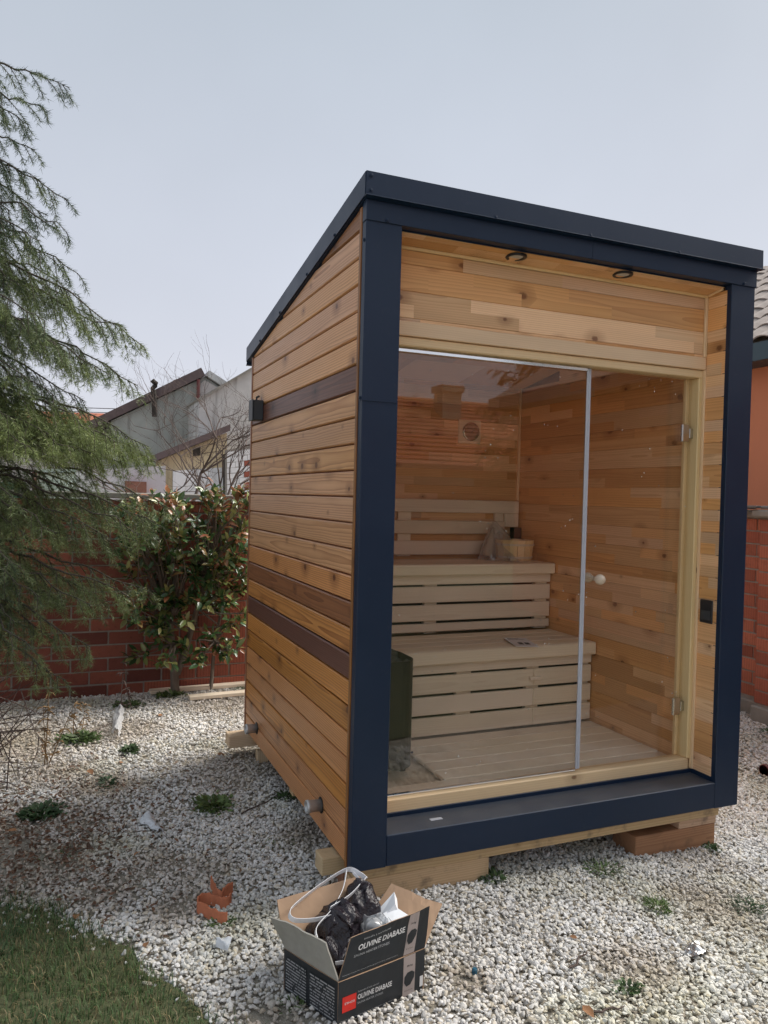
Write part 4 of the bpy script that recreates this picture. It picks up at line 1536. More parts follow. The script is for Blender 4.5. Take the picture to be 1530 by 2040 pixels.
lt = empty('lean_to_shed', V3(at(390, 1010, 11.6)), 'yellowish lean-to shed with dark sloping roof edge and small dark window', 'shed')
mb = MB()
p_, o_ = slab([(322, 915), (452, 862), (452, 1010), (322, 1010)], 11.6, 0.95)
mb.prism(p_, o_)
lw_ = mb.build('wall', M['yellow_plaster'], lt)
mb = MB()
p_, o_ = slab([(312, 904), (459, 845), (459, 858), (312, 918)], 11.4, 1.18)
mb.prism(p_, o_)
mb.build('roof', M['tile_brown'], lt)
mb = MB()
p_, o_ = slab([(385, 893), (399, 891), (399, 907), (385, 909)], 11.56, 0.05)
mb.prism(p_, o_)
wi = mb.build('window', M['inner_dark'], lt)
mb = MB()
p_, o_ = slab([(345, 938), (446, 931), (446, 1010), (345, 1010)], 11.5, 0.09)
mb.prism(p_, o_)
mb.build('lower_wall', M['white_plaster'], lt)
mb = MB()
p_, o_ = slab([(446, 905), (452, 903), (452, 1010), (446, 1010)], 11.42, 0.12)
mb.prism(p_, o_)
mb.build('post', M['inner_dark'], lt)
mb = MB()
p_, o_ = slab([(452, 896), (520, 882), (520, 1010), (452, 1010)], 11.22, 0.2)
mb.prism(p_, o_)
bw = tag(mb.build('block_wall', M['mortar']), 'whitewashed block wall with a few red bricks, at the rear edge of the sauna', 'wall')
M['white_block'] = plain('whitewashed_block', (0.72, 0.73, 0.75), 0.9, var=0.25, scale=12, bump=0.5)
M['red_block'] = plain('bare_red_block', (0.30, 0.09, 0.06), 0.9, var=0.3, scale=20, bump=0.4)
for rw in range(9):
    u = 453 + (7 if rw % 2 else 0)
    if rw % 2:
        mb = MB()
        p_, o_ = slab([(452.5, 900 + rw * 11), (459, 899 + rw * 11), (459, 909 + rw * 11), (452.5, 910 + rw * 11)], 11.2, 0.05)
        mb.prism(p_, o_)
        mb.build('block', M['white_block'], bw)
    k = 0
    while u < 512:
        w_ = 17
        red = (u < 490 < u + w_) and rw % 2 == 0 and rw > 1
        mb = MB()
        v0 = 900 + rw * 11 - (u - 453) * 0.12
        p_, o_ = slab([(u, v0), (u + w_ - 1, v0 - 1), (u + w_ - 1, v0 + 9), (u, v0 + 10)], 11.2 - random.uniform(0, .012), 0.05)
        mb.prism(p_, o_)
        mb.build('block', M['red_block'] if red else M['white_block'], bw)
        u += w_

# far left: long house with orange roof, sheds behind the wall
fh = empty('long_house', V3(at(100, 1000, 22)), 'distant long house whose orange roof shows through the conifer', 'house')
mb = MB()
p_, o_ = slab([(-260, 838), (240, 842), (240, 1010), (-260, 1010)], 22, 4)
mb.prism(p_, o_)
mb.build('wall', M['pink_plaster'], fh)
mb = MB()
a_, b_ = at(-270, 842, 21.6), at(250, 846, 21.6)
c_, d_ = at(250, 832, 22.8), at(-270, 816, 22.8)
mb.prism([V3(a_), V3(b_), V3(c_), V3(d_)], (0, 0.1, 0.12))
mb.build('roof', M['tile_red'], fh)
ms = empty('mint_shed', V3(at(110, 1010, 9.5)), 'pale mint green shed wall seen between the conifer branches', 'shed')
mb = MB()
p_, o_ = slab([(72, 934), (152, 934), (152, 1020), (72, 1020)], 9.5, 1.5)
mb.prism(p_, o_)
mb.build('wall', M['mint_plaster'], ms)
mb = MB()
p_, o_ = slab([(76, 941), (150, 941), (150, 943), (76, 943)], 9.46, 0.03)
mb.prism(p_, o_)
mb.build('rail', M['inner_dark'], ms)
mb = MB()
p_, o_ = slab([(64, 936), (73, 936), (73, 1020), (64, 1020)], 9.40, 0.1)
mb.prism(p_, o_)
mb.build('post', M['rust'], ms)
lh = empty('lilac_shed', V3(at(220, 1010, 10.2)), 'low lilac grey shed wall behind the left brick wall', 'shed')
mb = MB()
p_, o_ = slab([(148, 938), (330, 928), (330, 1020), (148, 1020)], 10.2, 1.0)
mb.prism(p_, o_)
mb.build('wall', M['lilac_plaster'], lh)
mb = MB()
p_, o_ = slab([(250, 958), (292, 960), (292, 1020), (250, 1020)], 10.05, 0.14)
mb.prism(p_, o_)
mb.build('brick_patch', M['old_brick'], lh)
mb = MB()
p_, o_ = slab([(-90, 958), (52, 962), (52, 1020), (-90, 1020)], 8.6, 0.05)
mb.prism(p_, o_)
tag(mb.build('green_fence', plain('green_sheet', (0.03, 0.12, 0.085), 0.6), None), 'dark green sheet fence at the far left behind the conifer', 'fence')
for k, (va, vb) in enumerate(((783, 818), (793, 826))):
    mb = MB()
    A, Bq = at(-350, va, 17 + k), at(420, vb, 17 + k)
    pts = [A.lerp(Bq, t) - Vector((0, 0, 0.25 * 4 * t * (1 - t) * 0.3)) for t in np.linspace(0, 1, 12)]
    mb.tube(pts, 0.009, 5)
    tag(mb.build('power_line', M['inner_dark']), ('upper' if k == 0 else 'lower') + ' of the two power lines crossing the sky by the conifer', 'cable', 'power lines')

# ---- house on the other side of the yard, mirrored in the glass
oh = empty('red_roof_house', (9, -15, -0.2), 'house with red tiled roof and chimney across the yard, mirrored in the sauna glass', 'house')
mb = MB()
mb.prism([(0.5, -13, -0.3), (0.5, -13, 2.2), (0.5, -16, 3.9), (0.5, -19, 2.2), (0.5, -19, -0.3)], (17, 0, 0))
mb.build('wall', M['old_brick'], oh)
mb = MB()
mb.prism([(0.2, -12.5, 1.98), (0.2, -16, 3.98), (0.2, -19.5, 1.98), (0.2, -19.5, 2.06), (0.2, -16, 4.06), (0.2, -12.5, 2.06)], (17.6, 0, 0))
rf3 = mb.build('roof', M['tile_red'], oh)
mb = MB()
for k in range(17):
    t = k / 17
    y0, z0 = -12.5 - 3.5 * t, 2.075 + 2.0 * t
    mb.prism([(0.2, y0, z0 - 0.02), (0.2, y0, z0 + 0.035), (0.2, y0 - 0.20, z0 + 0.115)], (17.6, 0, 0))
mb.build('tile_courses', M['tile_red'], rf3)
tag(bpy.data.objects[list(WM)[-1]], kind='stuff')
mb = MB()
mb.box(8.0, 8.55, -15.3, -14.8, 3.2, 4.12)
mb.box(7.94, 8.61, -15.36, -14.74, 4.1205, 4.28)
mb.build('chimney', M['concrete'], rf3)
# ================================================================== PLANTS
def bark(name, a, b):
    g = G(name, 0.9)
    o = g.obj()
    x, y, z = g.sep(o)
    nz = g.noise(g.xyz(g.m('MULTIPLY', x, 60.0), g.m('MULTIPLY', y, 60.0), g.m('MULTIPLY', z, 9.0)), 1.0, 5)
    g.bump(nz, 0.7, 0.01)
    return g.col(g.mix(nz, a, b))


M['bark'] = bark('dark_bark', (0.035, 0.028, 0.022), (0.12, 0.10, 0.085))
M['bark_bush'] = bark('grey_bark', (0.09, 0.07, 0.055), (0.22, 0.18, 0.145))
M['twig'] = bark('twig', (0.045, 0.032, 0.028), (0.13, 0.09, 0.075))
M['needle'] = tint_mat('conifer_needle', 0.5, 0.35, 0.15)


class Conifer:
    """drooping cedar: wood as tapered tubes, needles as thousands of slivers"""

    def __init__(s, seed):
        s.rs = np.random.default_rng(seed)
        s.seg = []      # (p0, p1, tone) carrying needles
        s.wood = MB()

    def branch(s, a, b, lift=0.12, thick=0.014, dens=1.0, tone=0.5, reach=1.0):
        a, b = np.array(a, float), np.array(b, float)
        L = np.linalg.norm(b - a)
        up = np.array([0, 0, 1.0])
        n = 14
        ts = np.linspace(0, 1, n)
        wob = s.rs.normal(0, 0.012 * L, (n, 3))
        pts = np.array([a * (1 - t) + b * t + up * lift * L * 4 * t * (1 - t) * (1.1 - 0.6 * t) for t in ts])
        pts[1:-1] += wob[1:-1]
        s.wood.tube([Vector(p) for p in pts], [0.6 * thick * (1 - 0.9 * t) + 0.001 for t in ts], 5, False)
        fwd = (b - a) / L
        side = np.cross(fwd, up)
        side /= np.linalg.norm(side) + 1e-9
        for k in range(2, n - 1):
            s.seg.append((pts[k], pts[k + 1], tone))
        ns = int(36 * dens * max(L, 0.5))
        for k in range(ns):
            t = 0.12 + 0.88 * (k + s.rs.random()) / ns
            i = min(int(t * (n - 1)), n - 2)
            f = t * (n - 1) - i
            p = pts[i] * (1 - f) + pts[i + 1] * f
            tg = (pts[i + 1] - pts[i])
            tg /= np.linalg.norm(tg)
            sg = 1 if k % 2 else -1
            l2 = reach * (0.10 + 0.30 * (1 - t) ** 0.8 * min(L, 1.3)) * s.rs.uniform(0.6, 1.15)
            d = tg * s.rs.uniform(0.5, 0.9) + side * sg * s.rs.uniform(0.35, 0.9) + up * s.rs.uniform(-0.95, 0.1)
            d /= np.linalg.norm(d)
            q = [p]
            m = 4
            for j in range(m):
                d = d + up * (-0.22) * s.rs.uniform(0.4, 1.6)
                d /= np.linalg.norm(d)
                q.append(q[-1] + d * l2 / m)
            s.wood.tube([Vector(v) for v in q], [0.0028, 0.0024, 0.002, 0.0015, 0.001], 3, False)
            tn = np.clip(tone + s.rs.normal(0, 0.14), 0, 1)
            for j in range(m):
                s.seg.append((q[j], q[j + 1], tn + 0.06 * j))
            # short side shoots
            for j in range(1, m):
                if s.rs.random() < 0.85:
                    for sg2 in (-1, 1):
                        dd = (q[j + 1] - q[j])
                        dd = dd / np.linalg.norm(dd)
                        s2 = np.cross(dd, up)
                        s2 /= np.linalg.norm(s2) + 1e-9
                        e = dd * 0.75 + s2 * sg2 * 0.6 + up * s.rs.uniform(-0.6, 0.1)
                        e /= np.linalg.norm(e)
                        l3 = l2 * s.rs.uniform(0.22, 0.42)
                        e2 = q[j] + e * l3 + up * (-0.1 * l3)
                        s.seg.append((q[j], e2, tn + 0.1))

    def needles(s, per_m, ln, w):
        P0 = np.array([a for a, b, c in s.seg])
        P1 = np.array([b for a, b, c in s.seg])
        tn = np.array([c for a, b, c in s.seg])
        L = np.linalg.norm(P1 - P0, axis=1)
        cnt = np.maximum(1, (L * per_m + s.rs.random(len(L))).astype(int))
        idx = np.repeat(np.arange(len(L)), cnt)
        n = len(idx)
        t = s.rs.random(n)[:, None]
        p = P0[idx] * (1 - t) + P1[idx] * t
        tg = (P1 - P0)[idx] / (L[idx, None] + 1e-9)
        r = s.rs.normal(0, 1, (n, 3))
        r -= tg * np.sum(r * tg, 1, keepdims=True)
        r /= np.linalg.norm(r, axis=1, keepdims=True) + 1e-9
        d = tg * s.rs.uniform(0.45, 1.0, (n, 1)) + r * 0.8
        d /= np.linalg.norm(d, axis=1, keepdims=True)
        sd = np.cross(d, s.rs.normal(0, 1, (n, 3)))
        sd /= np.linalg.norm(sd, axis=1, keepdims=True) + 1e-9
        ll = s.rs.uniform(0.65, 1.15, (n, 1)) * ln
        V = np.stack([p - sd * w / 2, p + sd * w / 2, p + d * ll], 1).reshape(-1, 3)
        F = np.arange(3 * n).reshape(-1, 3)
        k = np.clip(tn[idx], 0, 1)[:, None]
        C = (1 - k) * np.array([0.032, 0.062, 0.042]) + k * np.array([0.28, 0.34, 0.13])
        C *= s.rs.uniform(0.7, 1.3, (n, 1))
        me = np_mesh('needles', V, F)
        put_colors(me, np.repeat(C, 3, 0))
        return me


TR = Vector((-1.66, 2.05, -0.13))
cf = Conifer(5)
cf.wood.tube([TR + Vector((0.01 * math.sin(3 * k), 0.012 * math.cos(2 * k), 0.36 * k)) for k in range(15)], [0.085 - 0.0052 * k for k in range(15)], 9)
# branches towards the yard, tips where the photograph shows them: (tip u, tip v, plane y, height on trunk above tip, tone with its painted sun and backlight)
TIPS = [(138, 175, 1.95, 0.02, .22), (96, 222, 1.75, 0.1, .22), (70, 300, 1.85, 0.1, .25), (60, 250, 2.1, 0.1, .2), (135, 398, 1.8, 0.22, .22), (132, 462, 1.7, 0.2, .25), (95, 430, 2.0, 0.2, .2), (80, 360, 1.75, 0.2, .2),
        (155, 545, 1.75, 0.28, .35), (158, 590, 1.9, 0.25, .4), (110, 520, 1.65, 0.2, .45), (80, 480, 1.6, 0.2, .4), (286, 690, 1.9, 0.30, .45), (240, 650, 1.75, 0.33, .45), (200, 640, 2.0, 0.3, .4), (274, 768, 1.85, 0.32, .42), (215, 745, 1.65, 0.32, .4), (160, 720, 1.9, 0.3, .3), (130, 700, 1.6, 0.3, .35), (90, 640, 1.55, 0.2, .4), (170, 800, 1.95, 0.25, .25), (110, 790, 1.7, 0.2, .2), (60, 760, 1.55, 0.2, .25),
        (316, 925, 1.85, 0.26, .55), (296, 890, 1.7, 0.26, .6), (270, 905, 1.95, 0.26, .5), (230, 880, 1.6, 0.24, .6), (190, 905, 1.75, 0.22, .55), (145, 890, 1.55, 0.2, .6), (95, 900, 1.65, 0.2, .6), (60, 890, 1.5, 0.2, .55), (240, 920, 2.05, 0.2, .4),
        (350, 1020, 1.95, 0.25, .42), (330, 1055, 1.8, 0.25, .42), (290, 1070, 1.65, 0.25, .5), (265, 1095, 1.9, 0.22, .4), (215, 1070, 1.6, 0.22, .45), (160, 1080, 1.75, 0.2, .35), (110, 1060, 1.5, 0.2, .4), (60, 1070, 1.6, 0.2, .35), (300, 1030, 2.1, 0.2, .35),
        (300, 1180, 1.75, 0.2, .38), (265, 1195, 1.6, 0.2, .42), (225, 1200, 1.85, 0.2, .4), (180, 1205, 1.55, 0.2, .4), (130, 1200, 1.7, 0.2, .3), (80, 1190, 1.5, 0.2, .25), (180, 1288, 1.5, 0.22, .5), (132, 1355, 1.45, 0.22, .5), (110, 1270, 1.6, 0.2, .35), (70, 1300, 1.4, 0.2, .25), (30, 1240, 1.55, 0.2, .2), (40, 1130, 1.4, 0.2, .3), (30, 1000, 1.45, 0.2, .4), (20, 830, 1.5, 0.2, .3), (30, 700, 1.7, 0.2, .25), (30, 560, 1.8, 0.2, .3), (20, 420, 1.8, 0.2, .25), (10, 330, 1.9, .15, .2)]
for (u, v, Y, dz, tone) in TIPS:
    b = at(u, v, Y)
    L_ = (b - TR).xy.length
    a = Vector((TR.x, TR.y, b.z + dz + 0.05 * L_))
    cf.branch(a, b, 0.10, 0.010 + 0.006 * L_, 0.55 if v < 620 else (0.75 if v < 820 else (1.0 if v < 960 else 0.55)), tone - 0.16 if v < 620 else tone + (0.0 if v < 820 else (0.16 if v < 960 else 0.0)))  # needle colour: upper tiers darkened as backlit, middle tier yellowed as sunlit
# the rest of the tree, round the other sides
for k in range(46):
    z = 0.5 + 4.4 * k / 46
    az = 2.4 * k
    if math.cos(az) > 0.35 and math.sin(az) < 0.9:
        continue
    L_ = 1.25 * (1 - z / 6.2) + 0.15
    a = Vector((TR.x, TR.y, z))
    cf.branch(a, a + Vector((math.cos(az) * L_, math.sin(az) * L_, -0.2 * L_)), 0.12, 0.014, 0.55, 0.35)
tree = empty('cedar_tree', TR, 'drooping grey-green cedar at the left edge of the yard', 'tree')
cf.wood.build('trunk', M['bark'], tree, True, fix=False)
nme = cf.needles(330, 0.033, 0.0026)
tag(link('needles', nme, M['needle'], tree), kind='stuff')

# two more cedars across the yard, mirrored in the glass
ct = Conifer(9)
ct.wood.tube([Vector((0, 0, 0.6 * k)) for k in range(11)], [0.11 - 0.0095 * k for k in range(11)], 7)
for k in range(60):
    z = 0.6 + 5.2 * k / 60
    az = 2.4 * k
    L_ = 1.7 * (1 - z / 6.6) + 0.15
    ct.branch((0, 0, z), (math.cos(az) * L_, math.sin(az) * L_, z + 0.25 * L_), 0.05, 0.02, 0.42, 0.3, 1.5)
tw_me = None
nm2 = ct.needles(90, 0.06, 0.010)
ct.wood.build('trunk', M['bark'], None, True, fix=False)
tw = bpy.data.objects[list(WM)[-1]]
tw_me = tw.data
bpy.data.objects.remove(tw)
for x, y, s_, lab in ((6.3, -7.6, 1.0, 'tall cedar across the yard nearest the red-roofed house chimney, mirrored in the glass'), (8.6, -7.4, 1.05, 'second cedar across the yard, mirrored in the glass door')):
    t_ = empty('cedar_tree', (x, y, -0.2), lab, 'tree', 'cedars across the yard')
    mw = T(x, y, -0.2) @ Matrix.Rotation(x, 4, 'Z') @ Matrix.Scale(s_, 4)
    link('trunk', tw_me, M['bark'], t_, mw)
    tag(link('needles', nm2, M['needle'], t_, mw), kind='stuff')


# ---- bare trees behind the wall
def bare_tree(name, label, base, height, spread, seed, lean=(0, 0), levels=5, r0=0.05, first=0.25, upness=0.5):
    rs = random.Random(seed)
    mb = MB()

    def grow(p, d, L, r, lv):
        n = 4
        q = [p]
        for k in range(n):
            d = (d + Vector((rs.gauss(0, .13), rs.gauss(0, .13), rs.gauss(0.04, .09)))).normalized()
            q.append(q[-1] + d * L / n)
        mb.tube(q, [r * (1 - 0.4 * k / n) for k in range(n + 1)], 5 if lv < 2 else 3, False)
        if lv >= levels:
            return
        kids = 4 if lv == 0 else rs.choice((2, 3, 3))
        for k in range(kids):
            i = n if k < 2 else rs.randint(1, n)
            ax = Vector((rs.gauss(0, 1), rs.gauss(0, 1), rs.gauss(0, 0.35) + upness * 0.3)).normalized()
            nd = (d * 0.75 + ax * spread).normalized()
            nd.z = nd.z * 0.8 + 0.12 * upness
            grow(q[i], nd.normalized(), L * rs.uniform(0.6, 0.88), r * 0.58, lv + 1)
    grow(Vector(base), Vector((lean[0], lean[1], 1)).normalized(), height * first, r0, 0)
    t_ = empty(name, base, label, 'tree')
    mb.build('trunk', M['twig'], t_, True, fix=False)


b1 = at(345, 1000, 6.6)
bare_tree('bare_tree', 'bare many-branched fruit tree behind the left brick wall', (b1.x, 6.6, -0.2), 3.1, 0.95, 4, (-0.03, 0), 6, 0.045, 0.34, 0.2)
b2 = at(500, 1000, 7.4)
bare_tree('bare_tree', 'bare reddish tree partly hidden by the rear edge of the sauna', (b2.x + 0.1, 7.4, -0.2), 2.7, 0.5, 12, (-0.10, 0), 6, 0.035, 0.42, 0.9)
bare_tree('bare_tree', 'small bare tree by the red-roofed house, mirrored in the glass', (8.9, -18.6, -0.2), 3.9, 0.5, 21, (0, 0), 5, 0.06, 0.42, 0.8)

# ---- broad-leaved evergreen bush in front of the brick wall
def leaf_geo():
    V = np.array([(0, 0, 0), (0.33, -0.20, 0.045), (0.33, 0, 0), (0.33, 0.20, 0.045), (0.70, -0.17, 0.03), (0.70, 0, -0.03), (0.70, 0.17, 0.03), (1.0, 0, -0.09)])
    F = np.array([(0, 1, 2), (0, 2, 3), (1, 4, 5), (1, 5, 2), (2, 5, 6), (2, 6, 3), (4, 7, 5), (5, 7, 6)])
    return V, F


LV, LF = leaf_geo()


def leaf_col_mat(name):
    g = G(name, 0.22, 0, 0.6)
    rn = g.rnd()
    c = g.ramp(rn, [(0.0, (0.045, 0.10, 0.035)), (0.35, (0.085, 0.155, 0.052)), (0.55, (0.17, 0.215, 0.07)), (0.72, (0.30, 0.31, 0.11)), (0.84, (0.33, 0.22, 0.09)), (0.93, (0.26, 0.09, 0.05)), (1.0, (0.15, 0.055, 0.035))])
    x, y, z = g.sep(g.obj())
    mid = g.ss(g.m('ABSOLUTE', y), 0.0, 0.0018, 0.5, 0.0)
    c = g.mix(mid, c, (0.20, 0.22, 0.09))
    g.col(c)
    nt = g.nt
    tr = nt.nodes.new('ShaderNodeBsdfTranslucent')
    g.set(tr.inputs[0], c)
    mx = nt.nodes.new('ShaderNodeMixShader')
    mx.inputs[0].default_value = 0.2
    nt.links.new(g.b.outputs[0], mx.inputs[1])
    nt.links.new(tr.outputs[0], mx.inputs[2])
    nt.links.new(mx.outputs[0], nt.nodes['Material Output'].inputs[0])
    return g.mat


M['leaf_one'] = leaf_col_mat('glossy_leaf')
M['leaf_many'] = tint_mat('glossy_leaves', 0.22, 0.6, 0.2)
bush = empty('evergreen_bush', (-0.2, 3.12, -0.13), 'glossy-leaved evergreen bush with bronze tips in front of the brick wall', 'bush')
rs = random.Random(3)
stem = MB()
nodes = []
trunk = [(-0.20, 3.12, -0.13), (-0.215, 3.10, 0.05), (-0.235, 3.08, 0.25), (-0.255, 3.06, 0.42)]
stem.tube(trunk, [0.034, 0.03, 0.026, 0.023], 8, True)
trunk2 = [(-0.19, 3.13, 0.02), (-0.12, 3.12, 0.25), (-0.06, 3.10, 0.50), (0.0, 3.06, 0.75)]
stem.tube(trunk2, [0.026, 0.024, 0.02, 0.016], 8, True)
stem.tube([(0.06, 3.16, -0.13), (0.07, 3.10, 0.25), (0.13, 3.05, 0.6)], [0.014, 0.012, 0.008], 6, True)
ends = []
for k in range(235):
    # crown: full above, open below
    for _ in range(40):
        x, z = rs.uniform(-0.66, 0.34), rs.uniform(0.12, 1.40)
        top = 1.40 - 0.35 * max(0, (-x - 0.15)) ** 1.2
        ok = z < top
        if z < 0.55 and rs.random() < 0.5:
            ok = False
        if x < -0.42 and z < 0.75 and rs.random() < 0.6:
            ok = False
        if ok:
            break
    y = rs.uniform(2.74, 3.18)
    ends.append(Vector((x, y, z)))
for e in ends:
    src = Vector(trunk[3]) if e.x < -0.15 else Vector(trunk2[3] if e.z > 0.7 else trunk2[2])
    if e.z < 0.4:
        src = Vector(trunk[2]) if e.x < -0.1 else Vector((0.07, 3.10, 0.25))
    mid = src.lerp(e, 0.5) + Vector((rs.gauss(0, .05), rs.gauss(0, .03), rs.gauss(0.0, .05)))
    stem.tube([src, mid, e], [0.008, 0.005, 0.0025], 4, False)
    nodes.append((e, (e - mid).normalized()))
stem.build('stem', M['bark_bush'], bush, True, fix=False)
Ls = []
for e, d in nodes:
    for k in range(rs.randint(9, 15)):
        an = 2.4 * k
        u = d.cross(Vector((0.3, 0.2, 0.9))).normalized()
        w = d.cross(u)
        out = (u * math.cos(an) + w * math.sin(an)) * rs.uniform(0.6, 1.0) + d * rs.uniform(0.1, 0.9) + Vector((0, -0.10, 0.10))
        p = e - d * rs.uniform(0, 0.10) + Vector((rs.gauss(0, .006), rs.gauss(0, .006), rs.gauss(0, .006)))
        Ls.append((p, out.normalized(), rs.uniform(0.055, 0.092), rs.random(), e))
Ls.sort(key=lambda t: t[0].y)


def leaf_frame(p, out, ln, roll):
    x = out
    zref = Vector((0, 0, 1)) + Vector((math.sin(roll * 17), -0.5 + math.cos(roll * 23), 0)) * 0.5
    y = zref.cross(x).normalized()
    z = x.cross(y)
    return Matrix(((x.x * ln, y.x * ln, z.x * ln, p.x), (x.y * ln, y.y * ln, z.y * ln, p.y), (x.z * ln, y.z * ln, z.z * ln, p.z), (0, 0, 0, 1)))


leaf_me = {}
for q in range(4):
    ln = 0.058 + 0.010 * q
    m_ = np_mesh('leaf', LV * ln, LF, True)
    m_.materials.append(M['leaf_one'])
    leaf_me[q] = (ln, m_)
front, rest = Ls[:290], Ls[290:]
for (p, out, ln, rl, e) in front:
    q = min(3, max(0, int((ln - 0.055) / 0.0095)))
    mw = leaf_frame(p, out, 1.0, rl)
    link('leaf', leaf_me[q][1], None, bush, mw)
Vs, Cs = [], []
for (p, out, ln, rl, e) in rest:
    mw = np.array(leaf_frame(p, out, ln, rl))
    Vs.append(LV @ mw[:3, :3].T + mw[:3, 3])
    h = rl + (0.25 if e.z > 1.15 else 0.0) + (0.12 if e.x > 0.05 else 0)
    if h < 0.55:
        c = np.array([0.055, 0.115, 0.042]) * rs.uniform(0.7, 1.5)
    elif h < 0.78:
        c = np.array([0.18, 0.22, 0.075]) * rs.uniform(0.7, 1.4)
    elif h < 0.95:
        c = np.array([0.32, 0.32, 0.12]) * rs.uniform(0.7, 1.3)
    else:
        c = np.array([0.34, 0.15, 0.075]) * rs.uniform(0.6, 1.3)
    Cs.append(np.repeat(c[None], len(LV), 0))
nl = len(rest)
F = np.concatenate([LF + 8 * k for k in range(nl)])
me = np_mesh('foliage', np.concatenate(Vs), F, True)
put_colors(me, np.concatenate(Cs))
tag(link('foliage', me, M['leaf_many'], bush), kind='stuff')


# ---- weeds in the gravel
def weed(x, y, r, nleaf, hgt, label, kind='rosette', col=(0.034, 0.075, 0.030), grp='weeds in the gravel'):
    nleaf = int(nleaf * 2.6)
    rr = random.Random(int(x * 977 + y * 331 + 5000))
    kf = rr.random()
    hgt *= 0.7 + 0.7 * rr.random()
    nleaf = int(nleaf * (0.45 + 0.8 * rr.random()))
    col = tuple(v * (0.8 + 0.9 * kf) + w * kf for v, w in zip(col, (0.05, 0.03, 0.0)))
    sx_, sy_ = rr.uniform(0.6, 1.35), rr.uniform(0.6, 1.35)
    kind = 'blade' if rr.random() < 0.4 else 'rosette'
    Vs, Cs = [], []
    z0 = zgf(x) + 0.006
    for k in range(nleaf):
        a = rr.uniform(0, 6.283)
        q = r * math.sqrt(rr.random()) * 0.8
        q *= rr.uniform(0.5, 1.25)
        p = Vector((x + q * sx_ * math.cos(a), y + q * sy_ * math.sin(a), z0 - 0.004 + rr.uniform(0, hgt * 0.35)))
        out = Vector((math.cos(a) + rr.gauss(0, .5), math.sin(a) + rr.gauss(0, .5), rr.uniform(0.0, 0.9))).normalized()
        ln = rr.uniform(0.2, 0.62) * hgt * max(0.5, 1.5 - q / r)
        mw = np.array(leaf_frame(p, out, ln, rr.random()))
        lv = LV.copy()
        lv[:, 1] *= 1.2 if kind == 'rosette' else 0.5
        Vs.append(lv @ mw[:3, :3].T + mw[:3, 3])
        c = np.array(col) * rr.uniform(0.6, 1.6)
        Cs.append(np.repeat(c[None], 8, 0))
    F = np.concatenate([LF + 8 * k for k in range(nleaf)])
    me = np_mesh('leaves', np.concatenate(Vs), F, True)
    put_colors(me, np.concatenate(Cs))
    o = link('weed', me, M['grass'])
    return tag(o, label, 'weed', grp)


W_ = [(-0.30, 1.03, 0.13, 150, 0.05, 'largest dark green weed clump on the gravel left of the sauna wall'),
      (-0.74, 1.50, 0.10, 90, 0.05, 'green weed clump beside the dry leaves in the sunlit gravel on the left'),
      (-0.86, 2.24, 0.14, 140, 0.06, 'bright green weed clump near the brick wall at the left'),
      (-0.445, 0.06, 0.075, 130, 0.035, 'flat green weed clump just below the terracotta shards'),
      (1.08, -0.03, 0.09, 70, 0.05, 'dark ragged weed under the front edge, beside the brown timber'),
      (1.09, -0.33, 0.07, 60, 0.045, 'dark withered weed in the gravel in front of the right half of the sauna'),
      (1.45, -0.42, 0.11, 110, 0.04, 'long dark weed patch in the gravel at the right edge'),
      (1.72, 0.02, 0.06, 50, 0.04, 'small dark weed in the gravel right of the brown timber'),
      (0.64, -0.70, 0.06, 40, 0.035, 'small weed with moss in the near gravel'),
      (0.60, 0.02, 0.06, 50, 0.05, 'dark weed at the end of the long timber under the cabin'),
      (0.10, 0.14, 0.07, 60, 0.04, 'weed at the foot of the front left corner, behind the carton'),
      (-0.33, -0.43, 0.06, 60, 0.04, 'dark weed against the left side of the carton'),
      (-1.03, 1.20, 0.12, 90, 0.05, 'weed among brown litter at the left edge of the gravel'),
      (0.05, 1.02, 0.09, 60, 0.035, 'dark weed in the shade close to the clad side wall'),
      (-0.12, 0.55, 0.10, 70, 0.03, 'sparse weed patch between the white rag and the clad wall'),
      (-0.25, 3.05, 0.12, 120, 0.07, 'leafy weed at the foot of the evergreen bush'),
      (0.30, 3.10, 0.12, 110, 0.05, 'low weed by the brick wall next to the rear corner of the sauna'),
      (-0.55, 2.9, 0.12, 90, 0.07, 'dark weed under the bush, left of its stem'),
      (-0.60, 1.95, 0.10, 70, 0.045, 'small green weed below the torn white plastic'),
      (3.55, 1.72, 0.14, 80, 0.08, 'green weed at the foot of the right brick wall'),
      (3.50, 1.20, 0.12, 80, 0.05, 'weed in front of the pier of the right brick wall'),
      (-0.95, 0.75, 0.10, 60, 0.03, 'faint weed at the edge of the lawn by the gravel')]
for (x, y, r_, nl_, h_, lab) in W_:
    weed(x, y, r_, nl_, h_, lab, 'rosette' if nl_ % 20 else 'blade')

# dry upright stems and dark twigs
def stems(name, label, x, y, n_, h, lean, mat, seed, cat='plant', r_=0.003, spread=0.03):
    rr = random.Random(seed)
    mb = MB()
    for k in range(n_):
        p = Vector((x + rr.gauss(0, spread), y + rr.gauss(0, spread), zgf(x) - 0.005))
        d = Vector((lean[0] + rr.gauss(0, .15), lean[1] + rr.gauss(0, .15), 1)).normalized()
        hh = h * rr.uniform(0.6, 1.0)
        q = [p]
        for j in range(5):
            d = (d + Vector((rr.gauss(0, .1), rr.gauss(0, .1), 0))).normalized()
            q.append(q[-1] + d * hh / 5)
        mb.tube(q, [r_ * (1 - 0.12 * j) for j in range(6)], 4, False)
        for j in range(1, 6):
            for _ in range(3):
                e = Vector((rr.gauss(0, 1), rr.gauss(0, 1), rr.uniform(-.6, .6))).normalized()
                mb.tube([q[j], q[j] + e * 0.025, q[j] + e * 0.04 + Vector((0, 0, -.012))], [r_ * .7, r_ * 1.2, r_ * .3], 3, False)
    return tag(mb.build(name, mat, None, fix=False), label, cat)


